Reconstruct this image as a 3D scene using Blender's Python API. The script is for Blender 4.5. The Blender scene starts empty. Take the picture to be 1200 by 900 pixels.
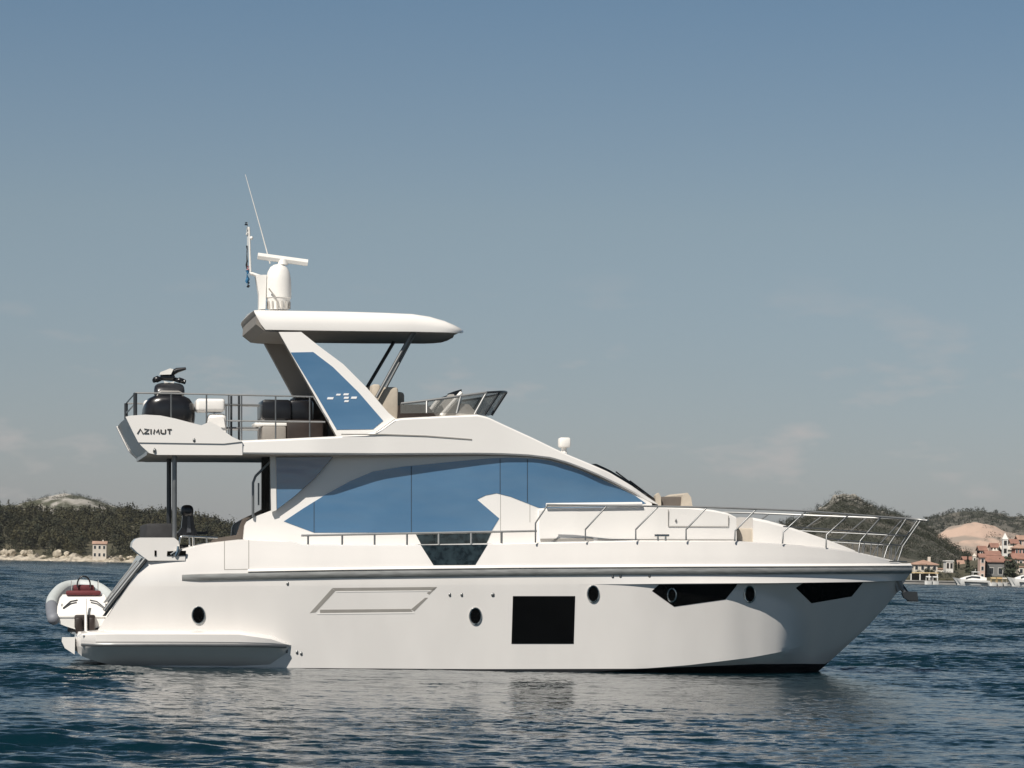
import bpy, bmesh, math, random
import numpy as np
from mathutils import Vector, Matrix
from mathutils.geometry import delaunay_2d_cdt
random.seed(7); rng = np.random.default_rng(7)
S = bpy.context.scene; C = S.collection
RAD = math.radians

# ------------------------------------------------------------------ camera
FPX = 3500.0; CX, CY = 600.0, 661.0          # focal length and principal point in photo pixels
ROLL = RAD(1.15); CAM_H = 2.5
camd = bpy.data.cameras.new('camera'); cam = bpy.data.objects.new('camera', camd); C.objects.link(cam)
camd.sensor_width = 36; camd.lens = FPX/1200*36; camd.shift_y = (CY-450)/1200
camd.clip_start = 0.5; camd.clip_end = 60000
R_ = Vector((math.cos(ROLL), 0, math.sin(ROLL))); U_ = Vector((-math.sin(ROLL), 0, math.cos(ROLL))); F_ = Vector((0, 1, 0))
cm = Matrix((R_, U_, -F_)).transposed().to_4x4(); cm.translation = (0, 0, CAM_H)
cam.matrix_world = cm; S.camera = cam

# ------------------------------------------------------------------ light
SUN_DIR = Vector((-0.32, -0.56, 0.765)).normalized()     # towards the sun
EL = math.asin(SUN_DIR.z); AZ = math.atan2(SUN_DIR.x, SUN_DIR.y)
w = bpy.data.worlds.new('World'); S.world = w; w.use_nodes = True
nt = w.node_tree; bg = nt.nodes['Background']
sky = nt.nodes.new('ShaderNodeTexSky'); sky.sky_type = 'NISHITA'; sky.sun_disc = False
sky.sun_elevation = EL; sky.sun_rotation = AZ
sky.air_density = 1.0; sky.dust_density = 0.6; sky.ozone_density = 2.0; sky.altitude = 0
bg.inputs['Strength'].default_value = 0.074
hs = nt.nodes.new('ShaderNodeHueSaturation'); hs.inputs['Saturation'].default_value = 0.75; hs.inputs['Value'].default_value = 1.0
nt.links.new(sky.outputs[0], hs.inputs['Color'])
tc0 = nt.nodes.new('ShaderNodeTexCoord'); sx0 = nt.nodes.new('ShaderNodeSeparateXYZ'); tint = nt.nodes.new('ShaderNodeValToRGB'); tm = nt.nodes.new('ShaderNodeMix'); tm.data_type = 'RGBA'; tm.blend_type = 'MULTIPLY'; tm.inputs[0].default_value = 1.0
te = tint.color_ramp.elements; te[0].position = 0.0; te[0].color = (.63, .64, .77, 1); te[1].position = 1.0; te[1].color = (.17, .25, .31, 1)
for p_, c_ in ((.115, (.64, .68, .70, 1)), (.185, (.49, .62, .705, 1)), (.34, (.20, .30, .36, 1)), (.6, (.17, .25, .31, 1))):
    e_ = te.new(p_); e_.color = c_
nt.links.new(tc0.outputs['Generated'], sx0.inputs[0]); nt.links.new(sx0.outputs['Z'], tint.inputs[0]); nt.links.new(hs.outputs[0], tm.inputs[6]); nt.links.new(tint.outputs[0], tm.inputs[7])
# faint low clouds
tc = nt.nodes.new('ShaderNodeTexCoord'); mp = nt.nodes.new('ShaderNodeMapping'); mp.inputs['Scale'].default_value = (15, 15, 44)
mp.inputs['Location'].default_value = (1.3, 0.4, 2.2)
nz = nt.nodes.new('ShaderNodeTexNoise'); nz.inputs['Scale'].default_value = 1.6; nz.inputs['Detail'].default_value = 5; nz.inputs['Roughness'].default_value = 0.55
cr = nt.nodes.new('ShaderNodeValToRGB'); cr.color_ramp.elements[0].position = 0.57; cr.color_ramp.elements[1].position = 0.74
sx = nt.nodes.new('ShaderNodeSeparateXYZ'); mr = nt.nodes.new('ShaderNodeMapRange')
mr.inputs['From Min'].default_value = 0.05; mr.inputs['From Max'].default_value = 0.10; mr.inputs['To Min'].default_value = 0.55; mr.inputs['To Max'].default_value = 0.0
mu = nt.nodes.new('ShaderNodeMath'); mu.operation = 'MULTIPLY'
mx = nt.nodes.new('ShaderNodeMix'); mx.data_type = 'RGBA'; mx.inputs[7].default_value = (6.2, 5.6, 5.4, 1)
L = nt.links.new
L(tc.outputs['Generated'], mp.inputs['Vector']); L(mp.outputs[0], nz.inputs['Vector']); L(nz.outputs['Fac'], cr.inputs[0])
L(tc.outputs['Generated'], sx.inputs[0]); L(sx.outputs['Z'], mr.inputs['Value'])
L(cr.outputs[0], mu.inputs[0]); L(mr.outputs[0], mu.inputs[1]); L(mu.outputs[0], mx.inputs[0]); L(tm.outputs[2], mx.inputs[6]); L(mx.outputs[2], bg.inputs['Color'])
sd = bpy.data.lights.new('sun', 'SUN'); sd.energy = 4.9; sd.angle = RAD(0.5); sd.color = (1.0, 0.94, 0.86)
sun = bpy.data.objects.new('sun', sd); C.objects.link(sun); sun.rotation_euler = SUN_DIR.to_track_quat('Z', 'Y').to_euler()
S.view_settings.view_transform = 'Standard'; S.view_settings.look = 'None'; S.view_settings.gamma = 1
S.view_settings.exposure = 0.2; S.view_settings.use_curve_mapping = False
S.cycles.max_bounces = 8; S.cycles.caustics_reflective = True; S.cycles.sample_clamp_indirect = 4.0

# ------------------------------------------------------------------ materials
def mat(name, col, rough=0.5, metal=0.0, coat=0.0, spec=0.5, var=0.0, vscale=3.0, bump=0.0, bscale=20.0, col2=None, detail=4, coords='Object', vstretch=(1, 1, 1)):
    m = bpy.data.materials.new(name); m.use_nodes = True
    n = m.node_tree; b = n.nodes['Principled BSDF']
    b.inputs['Base Color'].default_value = (*col, 1); b.inputs['Roughness'].default_value = rough
    b.inputs['Metallic'].default_value = metal; b.inputs['Coat Weight'].default_value = coat; b.inputs['Coat Roughness'].default_value = 0.04
    b.inputs['Specular IOR Level'].default_value = spec
    t = n.nodes.new('ShaderNodeTexCoord')
    if var > 0 or col2 is not None:
        mpn = n.nodes.new('ShaderNodeMapping'); mpn.inputs['Scale'].default_value = vstretch
        nz = n.nodes.new('ShaderNodeTexNoise'); nz.inputs['Scale'].default_value = vscale; nz.inputs['Detail'].default_value = detail
        n.links.new(t.outputs[coords], mpn.inputs[0]); n.links.new(mpn.outputs[0], nz.inputs['Vector'])
        r = n.nodes.new('ShaderNodeValToRGB'); r.color_ramp.elements[0].position = 0.35; r.color_ramp.elements[1].position = 0.65
        c2 = col2 if col2 is not None else tuple(max(0, c*(1-var)) for c in col)
        r.color_ramp.elements[0].color = (*c2, 1); r.color_ramp.elements[1].color = (*col, 1)
        n.links.new(nz.outputs['Fac'], r.inputs[0]); n.links.new(r.outputs[0], b.inputs['Base Color'])
    if bump > 0:
        nb = n.nodes.new('ShaderNodeTexNoise'); nb.inputs['Scale'].default_value = bscale; nb.inputs['Detail'].default_value = 5
        bp = n.nodes.new('ShaderNodeBump'); bp.inputs['Strength'].default_value = bump
        n.links.new(t.outputs[coords], nb.inputs['Vector']); n.links.new(nb.outputs['Fac'], bp.inputs['Height']); n.links.new(bp.outputs[0], b.inputs['Normal'])
    return m

M = {}
M['gel'] = mat('white_gelcoat', (0.80, 0.77, 0.735), 0.2, coat=1.0, var=0.05, vscale=1.4, vstretch=(1, 1, 0.35))
M['gel'].node_tree.nodes['Principled BSDF'].inputs['Coat IOR'].default_value = 1.65
M['gel2'] = mat('white_gelcoat_upper', (0.83, 0.805, 0.77), 0.25, coat=0.3, var=0.02, vscale=1.1)
M['liner'] = mat('grey_liner', (0.42, 0.40, 0.37), 0.5, var=0.05)
M['boot'] = mat('antifouling', (0.012, 0.013, 0.016), 0.6, var=0.4, vscale=6)
M['chrome'] = mat('stainless_steel', (0.62, 0.62, 0.60), 0.16, metal=1.0, var=0.08, vscale=8)
M['dull'] = mat('satin_steel', (0.25, 0.255, 0.255), 0.42, metal=0.8, var=0.15, vscale=5)
M['darksteel'] = mat('dark_steel', (0.07, 0.075, 0.08), 0.35, metal=0.6, var=0.2)
M['rub'] = mat('rub_rail_steel', (0.44, 0.44, 0.42), 0.35, metal=0.4, var=0.3, vscale=7, vstretch=(0.4, 1, 3))
M['blue'] = mat('blue_window_film', (0.088, 0.185, 0.305), 0.22, spec=0.5, coat=0.7, col2=(0.060, 0.150, 0.27), vscale=0.8, detail=7, vstretch=(.6, 1, 1.6))
def film_reflection(m, s=.10):
    n = m.node_tree; b = n.nodes['Principled BSDF']; b.inputs['Coat IOR'].default_value = 1.9; b.inputs['Coat Weight'].default_value = 1.0
    t = n.nodes.new('ShaderNodeTexCoord'); mpn = n.nodes.new('ShaderNodeMapping'); mpn.inputs['Scale'].default_value = (.5, 1, 1.3); z = n.nodes.new('ShaderNodeTexNoise'); z.inputs['Scale'].default_value = 1.1; z.inputs['Detail'].default_value = 2
    bp = n.nodes.new('ShaderNodeBump'); bp.inputs['Strength'].default_value = s; bp.inputs['Distance'].default_value = .25
    n.links.new(t.outputs['Object'], mpn.inputs[0]); n.links.new(mpn.outputs[0], z.inputs['Vector']); n.links.new(z.outputs['Fac'], bp.inputs['Height']); n.links.new(bp.outputs[0], b.inputs['Coat Normal'])
film_reflection(M['blue'])
M['rail'] = mat('polished_rail', (0.42, 0.42, 0.41), 0.38, metal=0.55, var=0.1, vscale=6)
M['black'] = mat('black_glass', (0.003, 0.003, 0.003), 0.05, spec=0.12, var=0.3)
M['smoke'] = mat('smoked_glass', (0.026, 0.040, 0.046), 0.04, spec=0.7, var=0.7, vscale=7, bump=.25, bscale=7)
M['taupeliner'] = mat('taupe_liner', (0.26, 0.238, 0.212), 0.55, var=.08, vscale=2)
M['groove_shade'] = mat('panel_groove_and_shade', (0.30, 0.285, 0.26), 0.7, var=0.1)  # grey of panel grooves, also of the shade line painted below the coachroof
M['seam'] = mat('glass_seam', (0.03, 0.06, 0.10), 0.6, var=0.2)
M['cushion'] = mat('beige_cushion', (0.50, 0.44, 0.36), 0.85, var=0.12, vscale=5, bump=0.1, bscale=60)
M['taupe'] = mat('taupe_cushion', (0.12, 0.10, 0.085), 0.85, var=0.2, vscale=5)
M['charcoal'] = mat('charcoal_fabric', (0.035, 0.035, 0.037), 0.8, var=0.3, vscale=6)
M['brown'] = mat('dark_brown_panel', (0.030, 0.020, 0.016), 0.5, var=0.3, vscale=4)
M['blackpl'] = mat('black_plastic', (0.012, 0.012, 0.014), 0.28, coat=0.3, var=0.3)
M['greypl'] = mat('grey_plastic', (0.075, 0.08, 0.088), 0.4, var=0.3, vscale=9)
M['hood'] = mat('graphite_hood', (0.03, 0.032, 0.036), 0.35, coat=.2, col2=(0.012, 0.012, 0.014), vscale=6)
M['letter'] = mat('letter_metal', (0.10, 0.095, 0.09), 0.4, metal=0.3, var=0.1)
M['silver'] = mat('silver_badge', (0.85, 0.85, 0.86), 0.35, var=0.05)
M['tube'] = mat('grey_tube_rubber', (0.19, 0.20, 0.225), 0.6, var=0.08)
M['tubew'] = mat('pale_tube_rubber', (0.46, 0.49, 0.485), 0.6, var=0.05)
M['red'] = mat('dark_red_cushion', (0.135, 0.026, 0.03), 0.75, var=0.2, vscale=9)
M['teak'] = mat('teak_deck', (0.30, 0.20, 0.12), 0.7, var=0.3, vscale=4, vstretch=(0.3, 6, 1))
M['whitepl'] = mat('white_plastic', (0.80, 0.78, 0.74), 0.4, var=0.04)
M['flagblue'] = mat('blue_flag_cloth', (0.03, 0.16, 0.32), 0.8, var=0.3, vscale=12)
M['flagwhite'] = mat('white_flag_cloth', (0.70, 0.70, 0.68), 0.8, var=0.1)
M['flagpink'] = mat('pink_flag_cloth', (0.55, 0.30, 0.33), 0.8, var=0.1)

# ------------------------------------------------------------------ mesh helpers
class MB:
    def __init__(self): self.v = []; self.f = []; self.m = []
    def add(self, vs, fs, mi=0):
        o = len(self.v); self.v += [tuple(p) for p in vs]
        for f in fs: self.f.append(tuple(i+o for i in f)); self.m.append(mi)
    def box(self, x0, x1, y0, y1, z0, z1, mi=0):
        vs = [(x, y, z) for z in (z0, z1) for y in (y0, y1) for x in (x0, x1)]
        self.add(vs, [(0, 2, 3, 1), (4, 5, 7, 6), (0, 1, 5, 4), (2, 6, 7, 3), (0, 4, 6, 2), (1, 3, 7, 5)], mi)
    def rbox(self, x0, x1, y0, y1, z0, z1, r=0.03, mi=0, seg=2):
        bm = bmesh.new(); bmesh.ops.create_cube(bm, size=1)
        for v in bm.verts: v.co = Vector(((x0+x1)/2+v.co.x*(x1-x0), (y0+y1)/2+v.co.y*(y1-y0), (z0+z1)/2+v.co.z*(z1-z0)))
        bmesh.ops.bevel(bm, geom=bm.edges[:], offset=min(r, .45*min(x1-x0, y1-y0, z1-z0)), segments=seg, affect='EDGES', profile=0.5)
        self.bm(bm, mi)
    def bm(self, bm, mi=0, T=None):
        bm.verts.index_update()
        self.add([(T @ v.co) if T else v.co.copy() for v in bm.verts], [[v.index for v in f.verts] for f in bm.faces], mi); bm.free()
    def ico(self, c, r, sub=2, sc=(1, 1, 1), mi=0, noise=0.0):
        bm = bmesh.new(); bmesh.ops.create_icosphere(bm, subdivisions=sub, radius=1)
        for v in bm.verts:
            k = r*(1+noise*(random.random()-.5))
            v.co = Vector((c[0]+v.co.x*k*sc[0], c[1]+v.co.y*k*sc[1], c[2]+v.co.z*k*sc[2]))
        self.bm(bm, mi)
    def loft(self, rings, closed=True, cap=True, mi=0):
        n = len(rings[0]); vs = [p for r in rings for p in r]; fs = []
        for i in range(len(rings)-1):
            for j in range(n if closed else n-1):
                k = (j+1) % n; fs.append((i*n+j, i*n+k, (i+1)*n+k, (i+1)*n+j))
        if cap and closed: fs.append(tuple(range(n-1, -1, -1))); fs.append(tuple((len(rings)-1)*n+j for j in range(n)))
        self.add(vs, fs, mi)
    def tube(self, pts, r, n=8, mi=0, cap=True):
        pts = [Vector(p) for p in pts]; rs = r if isinstance(r, (list, tuple)) else [r]*len(pts)
        rings = []; up = None
        for i, p in enumerate(pts):
            a = pts[max(0, i-1)]; b = pts[min(len(pts)-1, i+1)]; t = (b-a).normalized()
            if up is None:
                up = Vector((0, 0, 1)) if abs(t.z) < .9 else Vector((1, 0, 0))
            s = t.cross(up).normalized(); up = s.cross(t).normalized()
            rings.append([p+(s*math.cos(2*math.pi*k/n)+up*math.sin(2*math.pi*k/n))*rs[i] for k in range(n)])
        self.loft(rings, True, cap, mi)
    def lathe(self, prof, c=(0, 0, 0), n=24, mi=0):
        rings = [[(c[0]+r*math.cos(2*math.pi*k/n), c[1]+r*math.sin(2*math.pi*k/n), c[2]+z) for k in range(n)] for r, z in prof]
        self.loft(rings, True, True, mi)
    def disc_tube(self, c, r, t, mi=0): pass
    def build(self, name, mats, parent=None, smooth=35):
        me = bpy.data.meshes.new(name); me.from_pydata(self.v, [], self.f)
        for m_ in (mats if isinstance(mats, (list, tuple)) else [mats]): me.materials.append(m_)
        me.polygons.foreach_set('material_index', self.m)
        bm = bmesh.new(); bm.from_mesh(me)
        bmesh.ops.remove_doubles(bm, verts=bm.verts, dist=1e-5)
        bmesh.ops.dissolve_degenerate(bm, edges=bm.edges, dist=1e-6)
        bmesh.ops.recalc_face_normals(bm, faces=bm.faces)
        if smooth:
            for f in bm.faces: f.smooth = True
            ca = math.cos(RAD(smooth))
            for e in bm.edges:
                if len(e.link_faces) == 2:
                    if e.link_faces[0].normal.dot(e.link_faces[1].normal) < ca: e.smooth = False
        bm.to_mesh(me); bm.free(); me.update()
        o = bpy.data.objects.new(name, me); C.objects.link(o)
        if parent: o.parent = parent
        return o

def tag(o, label=None, cat=None, group=None, kind=None):
    if label: o['label'] = label
    if cat: o['category'] = cat
    if group: o['group'] = group
    if kind: o['kind'] = kind
    return o
def empty(name, M4=None, loc=None):
    o = bpy.data.objects.new(name, None); C.objects.link(o); o.empty_display_size = 0.3
    if M4 is not None: o.matrix_world = M4
    if loc is not None: o.location = loc
    return o
def interp(x, xs, ys): return float(np.interp(x, xs, ys))
def smooth(a, b, x):
    t = min(1, max(0, (x-a)/(b-a))); return t*t*(3-2*t)

# ------------------------------------------------------------------ yacht frame
YAW = RAD(10.0); DY = 72.0
Oc = np.array([(560-CX)/FPX*DY, (CY-785)/FPX*DY, DY])                 # in (R,U,F)
XB = np.array([math.cos(YAW), 0, math.sin(YAW)]); YB = np.array([-math.sin(YAW), 0, math.cos(YAW)])
def P(px, py, Y):
    d = np.array([(px-CX)/FPX, (CY-py)/FPX, 1.0]); t = (Y+Oc@YB)/(d@YB); q = t*d-Oc
    return Vector((q@XB, Y, q[1]))
def ruf(v): return R_*v[0]+U_*v[1]+F_*v[2]
YM = Matrix((ruf(XB), ruf(YB), U_)).transposed().to_4x4()
YM.translation = Vector((0, 0, CAM_H))+ruf(Oc)
yacht = empty('motor_yacht', YM)
tag(yacht, 'large white flybridge motor yacht with blue covered windows lying broadside', 'yacht')
def SP(px, py, hw, off=0.0):
    Y = -2.3
    for _ in range(10):
        p = P(px, py, Y); Y = -hw(p.x, p.z)
    p = P(px, py, Y); return Vector((p.x, p.y-off, p.z))
def zline(lst, hw):
    pts = [SP(a, b, hw) for a, b in lst]; pts.sort(key=lambda p: p.x)
    xs = [p.x for p in pts]; zs = [p.z for p in pts]
    return lambda X: interp(X, xs, zs)
def dens(poly, step):
    out = []
    for i in range(len(poly)):
        a = poly[i]; b = poly[(i+1) % len(poly)]; n = max(1, int(math.ceil(math.dist(a, b)/step)))
        for k in range(n): out.append((a[0]+(b[0]-a[0])*k/n, a[1]+(b[1]-a[1])*k/n))
    return out
def inside(p, poly):
    x, y = p; c = False; n = len(poly)
    for i in range(n):
        x1, y1 = poly[i]; x2, y2 = poly[(i+1) % n]
        if (y1 > y) != (y2 > y) and x < (x2-x1)*(y-y1)/(y2-y1)+x1: c = not c
    return c
def patch(mb, poly, surf, off=0.008, step=8.0, skirt=0.012, mi=0, pad=0.0):
    """a panel that follows a curved side: poly in photo pixels, surf maps a pixel and an offset to a point"""
    b = dens(poly, step); pts = [Vector(p) for p in b]; n = len(pts)
    x0, x1 = min(p[0] for p in poly), max(p[0] for p in poly); y0, y1 = min(p[1] for p in poly), max(p[1] for p in poly)
    y = y0+step*.53
    while y < y1:
        x = x0+step*.47
        while x < x1:
            if inside((x, y), poly) and min((x-q[0])**2+(y-q[1])**2 for q in b) > (step*.45)**2: pts.append(Vector((x, y)))
            x += step
        y += step
    r = delaunay_2d_cdt(pts, [(i, (i+1) % n) for i in range(n)], [list(range(n))], 1, 1e-4)
    vs = [surf(p.x, p.y, off) for p in r[0]]; mb.add(vs, [tuple(f) for f in r[2]], mi)
    if skirt:
        A = [surf(p[0], p[1], off) for p in b]; Bk = [surf(p[0], p[1], off-skirt) for p in b]
        mb.add(A+Bk, [(i, (i+1) % n, n+(i+1) % n, n+i) for i in range(n)], mi)
def prism(mb, poly, Y, th, mi=0, hw=None):
    """poly in photo pixels on the plane y=Y, thickness th going inwards"""
    f = [P(a, b, Y) for a, b in poly]; k = [Vector((p.x, p.y+th, p.z)) for p in f]; n = len(f)
    mb.add(f+k, [tuple(range(n)), tuple(range(2*n-1, n-1, -1))]+[(i, (i+1) % n, n+(i+1) % n, n+i) for i in range(n)], mi)
def ellipse(cx, cy, rx, ry, n=24): return [(cx+rx*math.cos(2*math.pi*k/n), cy+ry*math.sin(2*math.pi*k/n)) for k in range(n)]

# ------------------------------------------------------------------ hull
stem_px = [(1063, 661), (1069, 665), (1069, 669), (1063, 677), (1054, 691), (1037, 712), (1014, 737), (990, 759), (968, 779), (950, 795)]
_st = [P(a, b, 0) for a, b in stem_px]
_stz = [p.z for p in _st][::-1]; _stx = [p.x for p in _st][::-1]
_stz = [-0.9]+_stz; _stx = [_stx[0]-1.6]+_stx
def stem(z): return interp(z, _stz, _stx)
_low = [(x, z) for x, z in zip(_stx, _stz) if z < P(1069, 668, 0).z]
def keel(X): return -0.9 if X < _low[0][0] else interp(X, [a for a, b in _low], [b for a, b in _low])
XT = max(_stx)
def plan(X, z=2.3): return 2.55*(1-(1-min(1, max(0, (stem(z)-X)/9.0)))**2.9)*(1-0.05*max(0, (-4-X)/5)**2)
hbd = lambda X, z: plan(X)
zr = zline([(60, 679), (215, 677), (400, 673.5), (600, 671), (800, 669.7), (1000, 668.8), (1066, 668.3)], hbd)
zk = zline([(60, 687), (215, 687), (740, 684.5), (800, 683.8), (900, 683.3), (1000, 682), (1058, 680.5)], hbd)
zg = zline([(40, 645), (172, 652), (206, 643), (220, 640.5), (245, 636), (285, 631.5), (350, 634), (357, 638), (480, 638.5), (640, 635.5), (750, 633), (861, 633.5), (917, 637), (968, 641.5), (1003, 646), (1040, 655), (1064, 662)], hbd)
zb_ = zline([(60, 780.5), (560, 784.0), (740, 783.3), (885, 777.5), (968, 778)], lambda X, z: max(0.02, plan(X, 0.1)-.15))
_ch = [P(560, 790, -2.3), P(700, 786, -2.1), P(745, 783, -1.95), P(800, 778.5, -1.7), P(870, 769.5, -1.15), P(940, 757, -.55), P(1000, 736, -.05), P(1030, 715, 0)]
def zc(X): return interp(X, [p.x for p in _ch], [p.z for p in _ch])
_fl = [P(835, 684, -2.0), P(862, 687, -1.8), P(890, 692, -1.55), (P(915, 701, -1.3)), P(932, 711, -1.1), P(943, 724, -.9), P(948, 742, -.75), P(951, 765, -.6)]
def zfl(X): return interp(X, [p.x for p in _fl], [p.z for p in _fl]) if X < _fl[-1].x else -1.0
def topside(X, z):
    """half breadth of the topsides"""
    k = zk(X)
    if z >= k:
        h = 2.55*(1-(1-min(1, max(0, (stem(min(z, 2.45))-X)/9.0)))**2.9)
        h -= 0.28*max(0, z-zr(X)-.08)*min(1, h)
        h += .10*smooth(2, 5.5, X)*min(1, max(0, (zr(X)-.10-z)/max(.01, zr(X)-.10-k)))*min(1, h*2)
    else:
        hk = 2.55*(1-(1-min(1, max(0, (stem(k)-X)/9.0)))**2.9)
        f = zfl(X); up = max(0, k-max(z, f)); lo = max(0, min(f, k)-z)
        us = .68*smooth(5.3, 6.3, X); ls = .05+.02*smooth(1.5, 7.5, X)
        h = hk-.10*smooth(3.0, 6.2, X)-us*up-ls*lo
        g = min(1, max(0, (stem(z)-X)/1.3)); h = min(h, 3*max(0, stem(z)-X)**.8) if h > 0 else .02
        kz = keel(X); v = (hk-.10)*max(0, (z-kz)/max(1e-3, k-kz))**.86
        h += (v-h)*smooth(7.0, 8.3, X)
    h *= (1-0.05*max(0, (-4-X)/5)**2)
    return max(h, 0.0)
def hullw(X, z):
    c = zc(X); kz = keel(X)
    if z >= c: return topside(X, z)
    return topside(X, c)*max(0, (z-kz)/max(1e-3, c-kz))**.8 if c > kz else 0.0
HULL = lambda px, py, off=0.0: SP(px, py, hullw, off)
rake = [P(172, 652, -2.4), P(153, 682, -2.4), P(135, 708, -2.4), P(113, 741, -2.4), P(119, 765, -2.4), P(131, 782, -2.4)]
rk = sorted([(p.z, p.x) for p in rake])
def xaft(z): return interp(z, [a for a, b in rk], [b for a, b in rk])
X0 = min(b for a, b in rk)
cols = list(np.linspace(X0, 3, 50))+list(np.linspace(3.2, XT-.9, 46))+list(np.linspace(XT-.85, XT-0.004, 16))
NT = 18
def col(X, s):
    kz = keel(X); c = max(zc(X), kz); bt = max(zb_(X), kz); hi, lo = max(c, bt), min(c, bt)
    g, r_, k = zg(X), zr(X), zk(X)
    k = max(k, kz+1e-4); hi = min(hi, k-1e-4)
    zs = [g, g-.03, (g+r_+.1)/2, r_+.10, r_-.10, k+.0005, k-.0005]
    zs += [k-.0005+(hi-k+.0005)*(i/NT) for i in range(1, NT+1)]
    zs += [hi+(lo-hi)*i/3 for i in (1, 2, 3)]+[lo+(kz-lo)*(i/5) for i in range(1, 6)]
    out = []
    for i, z in enumerate(zs):
        z = max(z, kz); wd = hullw(X, z) if i < len(zs)-1 else 0.0
        if i == 0: wd = max(0, wd-.05)
        x = X+(xaft(z)-X0)*(1-s)**1.0*smooth(1, 0, s) if s < 1 else X
        out.append(Vector((x, -wd, z)))
    return out, c >= bt
grid = []; flags = []
for X in cols:
    s = min(1, max(0, (X-X0)/3.0)); p, fl = col(X, s); grid.append(p); flags.append(fl)
mb = MB(); nr = len(grid[0])
for sg in (1, -1):
    vs = [Vector((p.x, p.y*sg, p.z)) for r in grid for p in r]
    for i in range(len(grid)-1):
        pass
    o = len(mb.v); mb.v += [tuple(p) for p in vs]
    for i in range(len(grid)-1):
        for j in range(nr-1):
            first_boot = 6+NT+(3 if flags[i] else 0)
            mb.f.append((o+i*nr+j, o+(i+1)*nr+j, o+(i+1)*nr+j+1, o+i*nr+j+1)); mb.m.append(1 if j >= first_boot else 0)
# deck and transom close the shell
dk = [p[0] for p in grid]
mb.add(dk+[Vector((p.x, -p.y, p.z)) for p in dk], [(i, i+1, len(dk)+i+1, len(dk)+i) for i in range(len(dk)-1)], 0)
t0 = grid[0]; mb.add(t0+[Vector((p.x, -p.y, p.z)) for p in t0], [(j, j+1, nr+j+1, nr+j) for j in range(nr-1)], 0)
hull = mb.build('hull', [M['gel'], M['boot']], yacht, 28)

# rub rail all round the hull
mb = MB()
for sg in (1, -1):
    rings = []
    for X in np.linspace(P(213, 677, -2.45).x, XT-.03, 90):
        h = topside(X, zr(X)); z = zr(X); e = min(1, .3+(X-P(213, 677, -2.45).x)*2)
        x = X
        sec = [(h-.01, .085), (h+.05*e, .075), (h+.065*e, .03), (h+.055*e, -.03), (h+.03*e, -.07), (h-.01, -.08)]
        rings.append([Vector((x, -sg*a, z+b*(.75+.25*e))) for a, b in sec])
    mb.loft(rings, False)
    for r in (rings[0],): mb.add(r, [tuple(range(len(r)))])
rub = mb.build('rub_rail', M['rub'], yacht, 40)
mb = MB()          # white lip above the rail
for sg in (1, -1):
    rings = []
    for X in np.linspace(P(290, 672, -2.45).x, XT-.05, 80):
        h = topside(X, zr(X)+.1); z = zr(X)+.105
        rings.append([Vector((X, -sg*a, z+b)) for a, b in [(h-.03, .07), (h+.04, .045), (h+.065, .01), (h+.04, -.004), (h-.03, -.004)]])
    mb.loft(rings, False)
mb.build('rail_lip', M['gel2'], yacht, 40)

def part_patch(name, poly, surf, m, parent, off=0.006, step=7, skirt=0.02):
    b = MB(); patch(b, poly, surf, off, step, skirt); return b.build(name, m, parent, 25)
# windows in the hull
part_patch('hull_window', [(601, 698.5), (674, 698.5), (672.3, 754.5), (599.3, 754.5)], HULL, M['black'], hull)
part_patch('hull_window', [(764, 692.5), (772, 685), (864, 684.3), (862, 688), (850, 702.5), (790, 711)], HULL, M['black'], hull)
part_patch('hull_window', [(932.5, 689), (941, 683.2), (1011.5, 682.4), (998, 699), (951, 707)], HULL, M['black'], hull, step=5)
def porthole(cx, cy, rx, ry, off=0.006):
    b = MB(); patch(b, ellipse(cx, cy, rx, ry), HULL, off, 3, .02)
    o = b.build('porthole', M['black'], hull, 25)
    n = 28; rr = MB()
    ring = [[HULL(cx+(rx+d)*math.cos(2*math.pi*k/n), cy+(ry+d)*math.sin(2*math.pi*k/n), off+h) for d, h in ((-1.0, .004), (-.8, .02), (.3, .022), (.9, .004), (.9, -.02))] for k in range(n)]
    ring.append(ring[0]); rr.loft(ring, False); rr.build('rim', M['chrome'], o, 60)
    return o
for a in [(232.5, 721, 7.5, 10), (557, 722, 7, 9.7), (695, 696, 6.8, 9.7), (878.5, 696.5, 6.4, 9.7)]: porthole(*a)
porthole(787, 697.5, 5.2, 8.0, 0.014)
# long recessed parallelogram with its bevelled frame
def strip(poly2, w_, surf, name, m, parent, off=.003):
    b = MB()
    for (a, c) in poly2:
        dx, dy = c[0]-a[0], c[1]-a[1]; l = math.hypot(dx, dy); nx, ny = -dy/l*w_/2, dx/l*w_/2
        patch(b, [(a[0]+nx, a[1]+ny), (c[0]+nx, c[1]+ny), (c[0]-nx, c[1]-ny), (a[0]-nx, a[1]-ny)], surf, off, 9, .008)
    return b.build(name, m, parent, 25)
b = MB()
for poly in ([(389, 689), (512, 687.8), (509, 691.5), (393, 692.5)], [(389, 689.6), (393, 692.6), (370, 717.5), (363, 718.5)], [(375, 714.5), (481, 713.5), (483.5, 717), (375, 718.3)], [(498, 700.5), (501.5, 700.5), (485.5, 716.5), (481.5, 714.2)], [(512, 688.2), (503, 697), (500, 695), (507, 690)]):
    patch(b, poly, HULL, .003, 6, .01)
b.build('recess_frame', M['groove_shade'], hull, 25)
b = MB()
for poly in ([(394, 693), (506, 692), (505, 693), (394, 694)], [(371, 718.8), (484, 717.5), (486, 719), (372, 720)]): patch(b, poly, HULL, .006, 6, .012)
b.build('recess_lip', M['gel2'], hull, 25)
strip([((263, 634), (263, 667.5)), ((263, 667.5), (291.5, 667)), ((291.5, 667), (291.5, 633)), ], .8, HULL, 'gate_outline', M['groove_shade'], hull)
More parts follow.
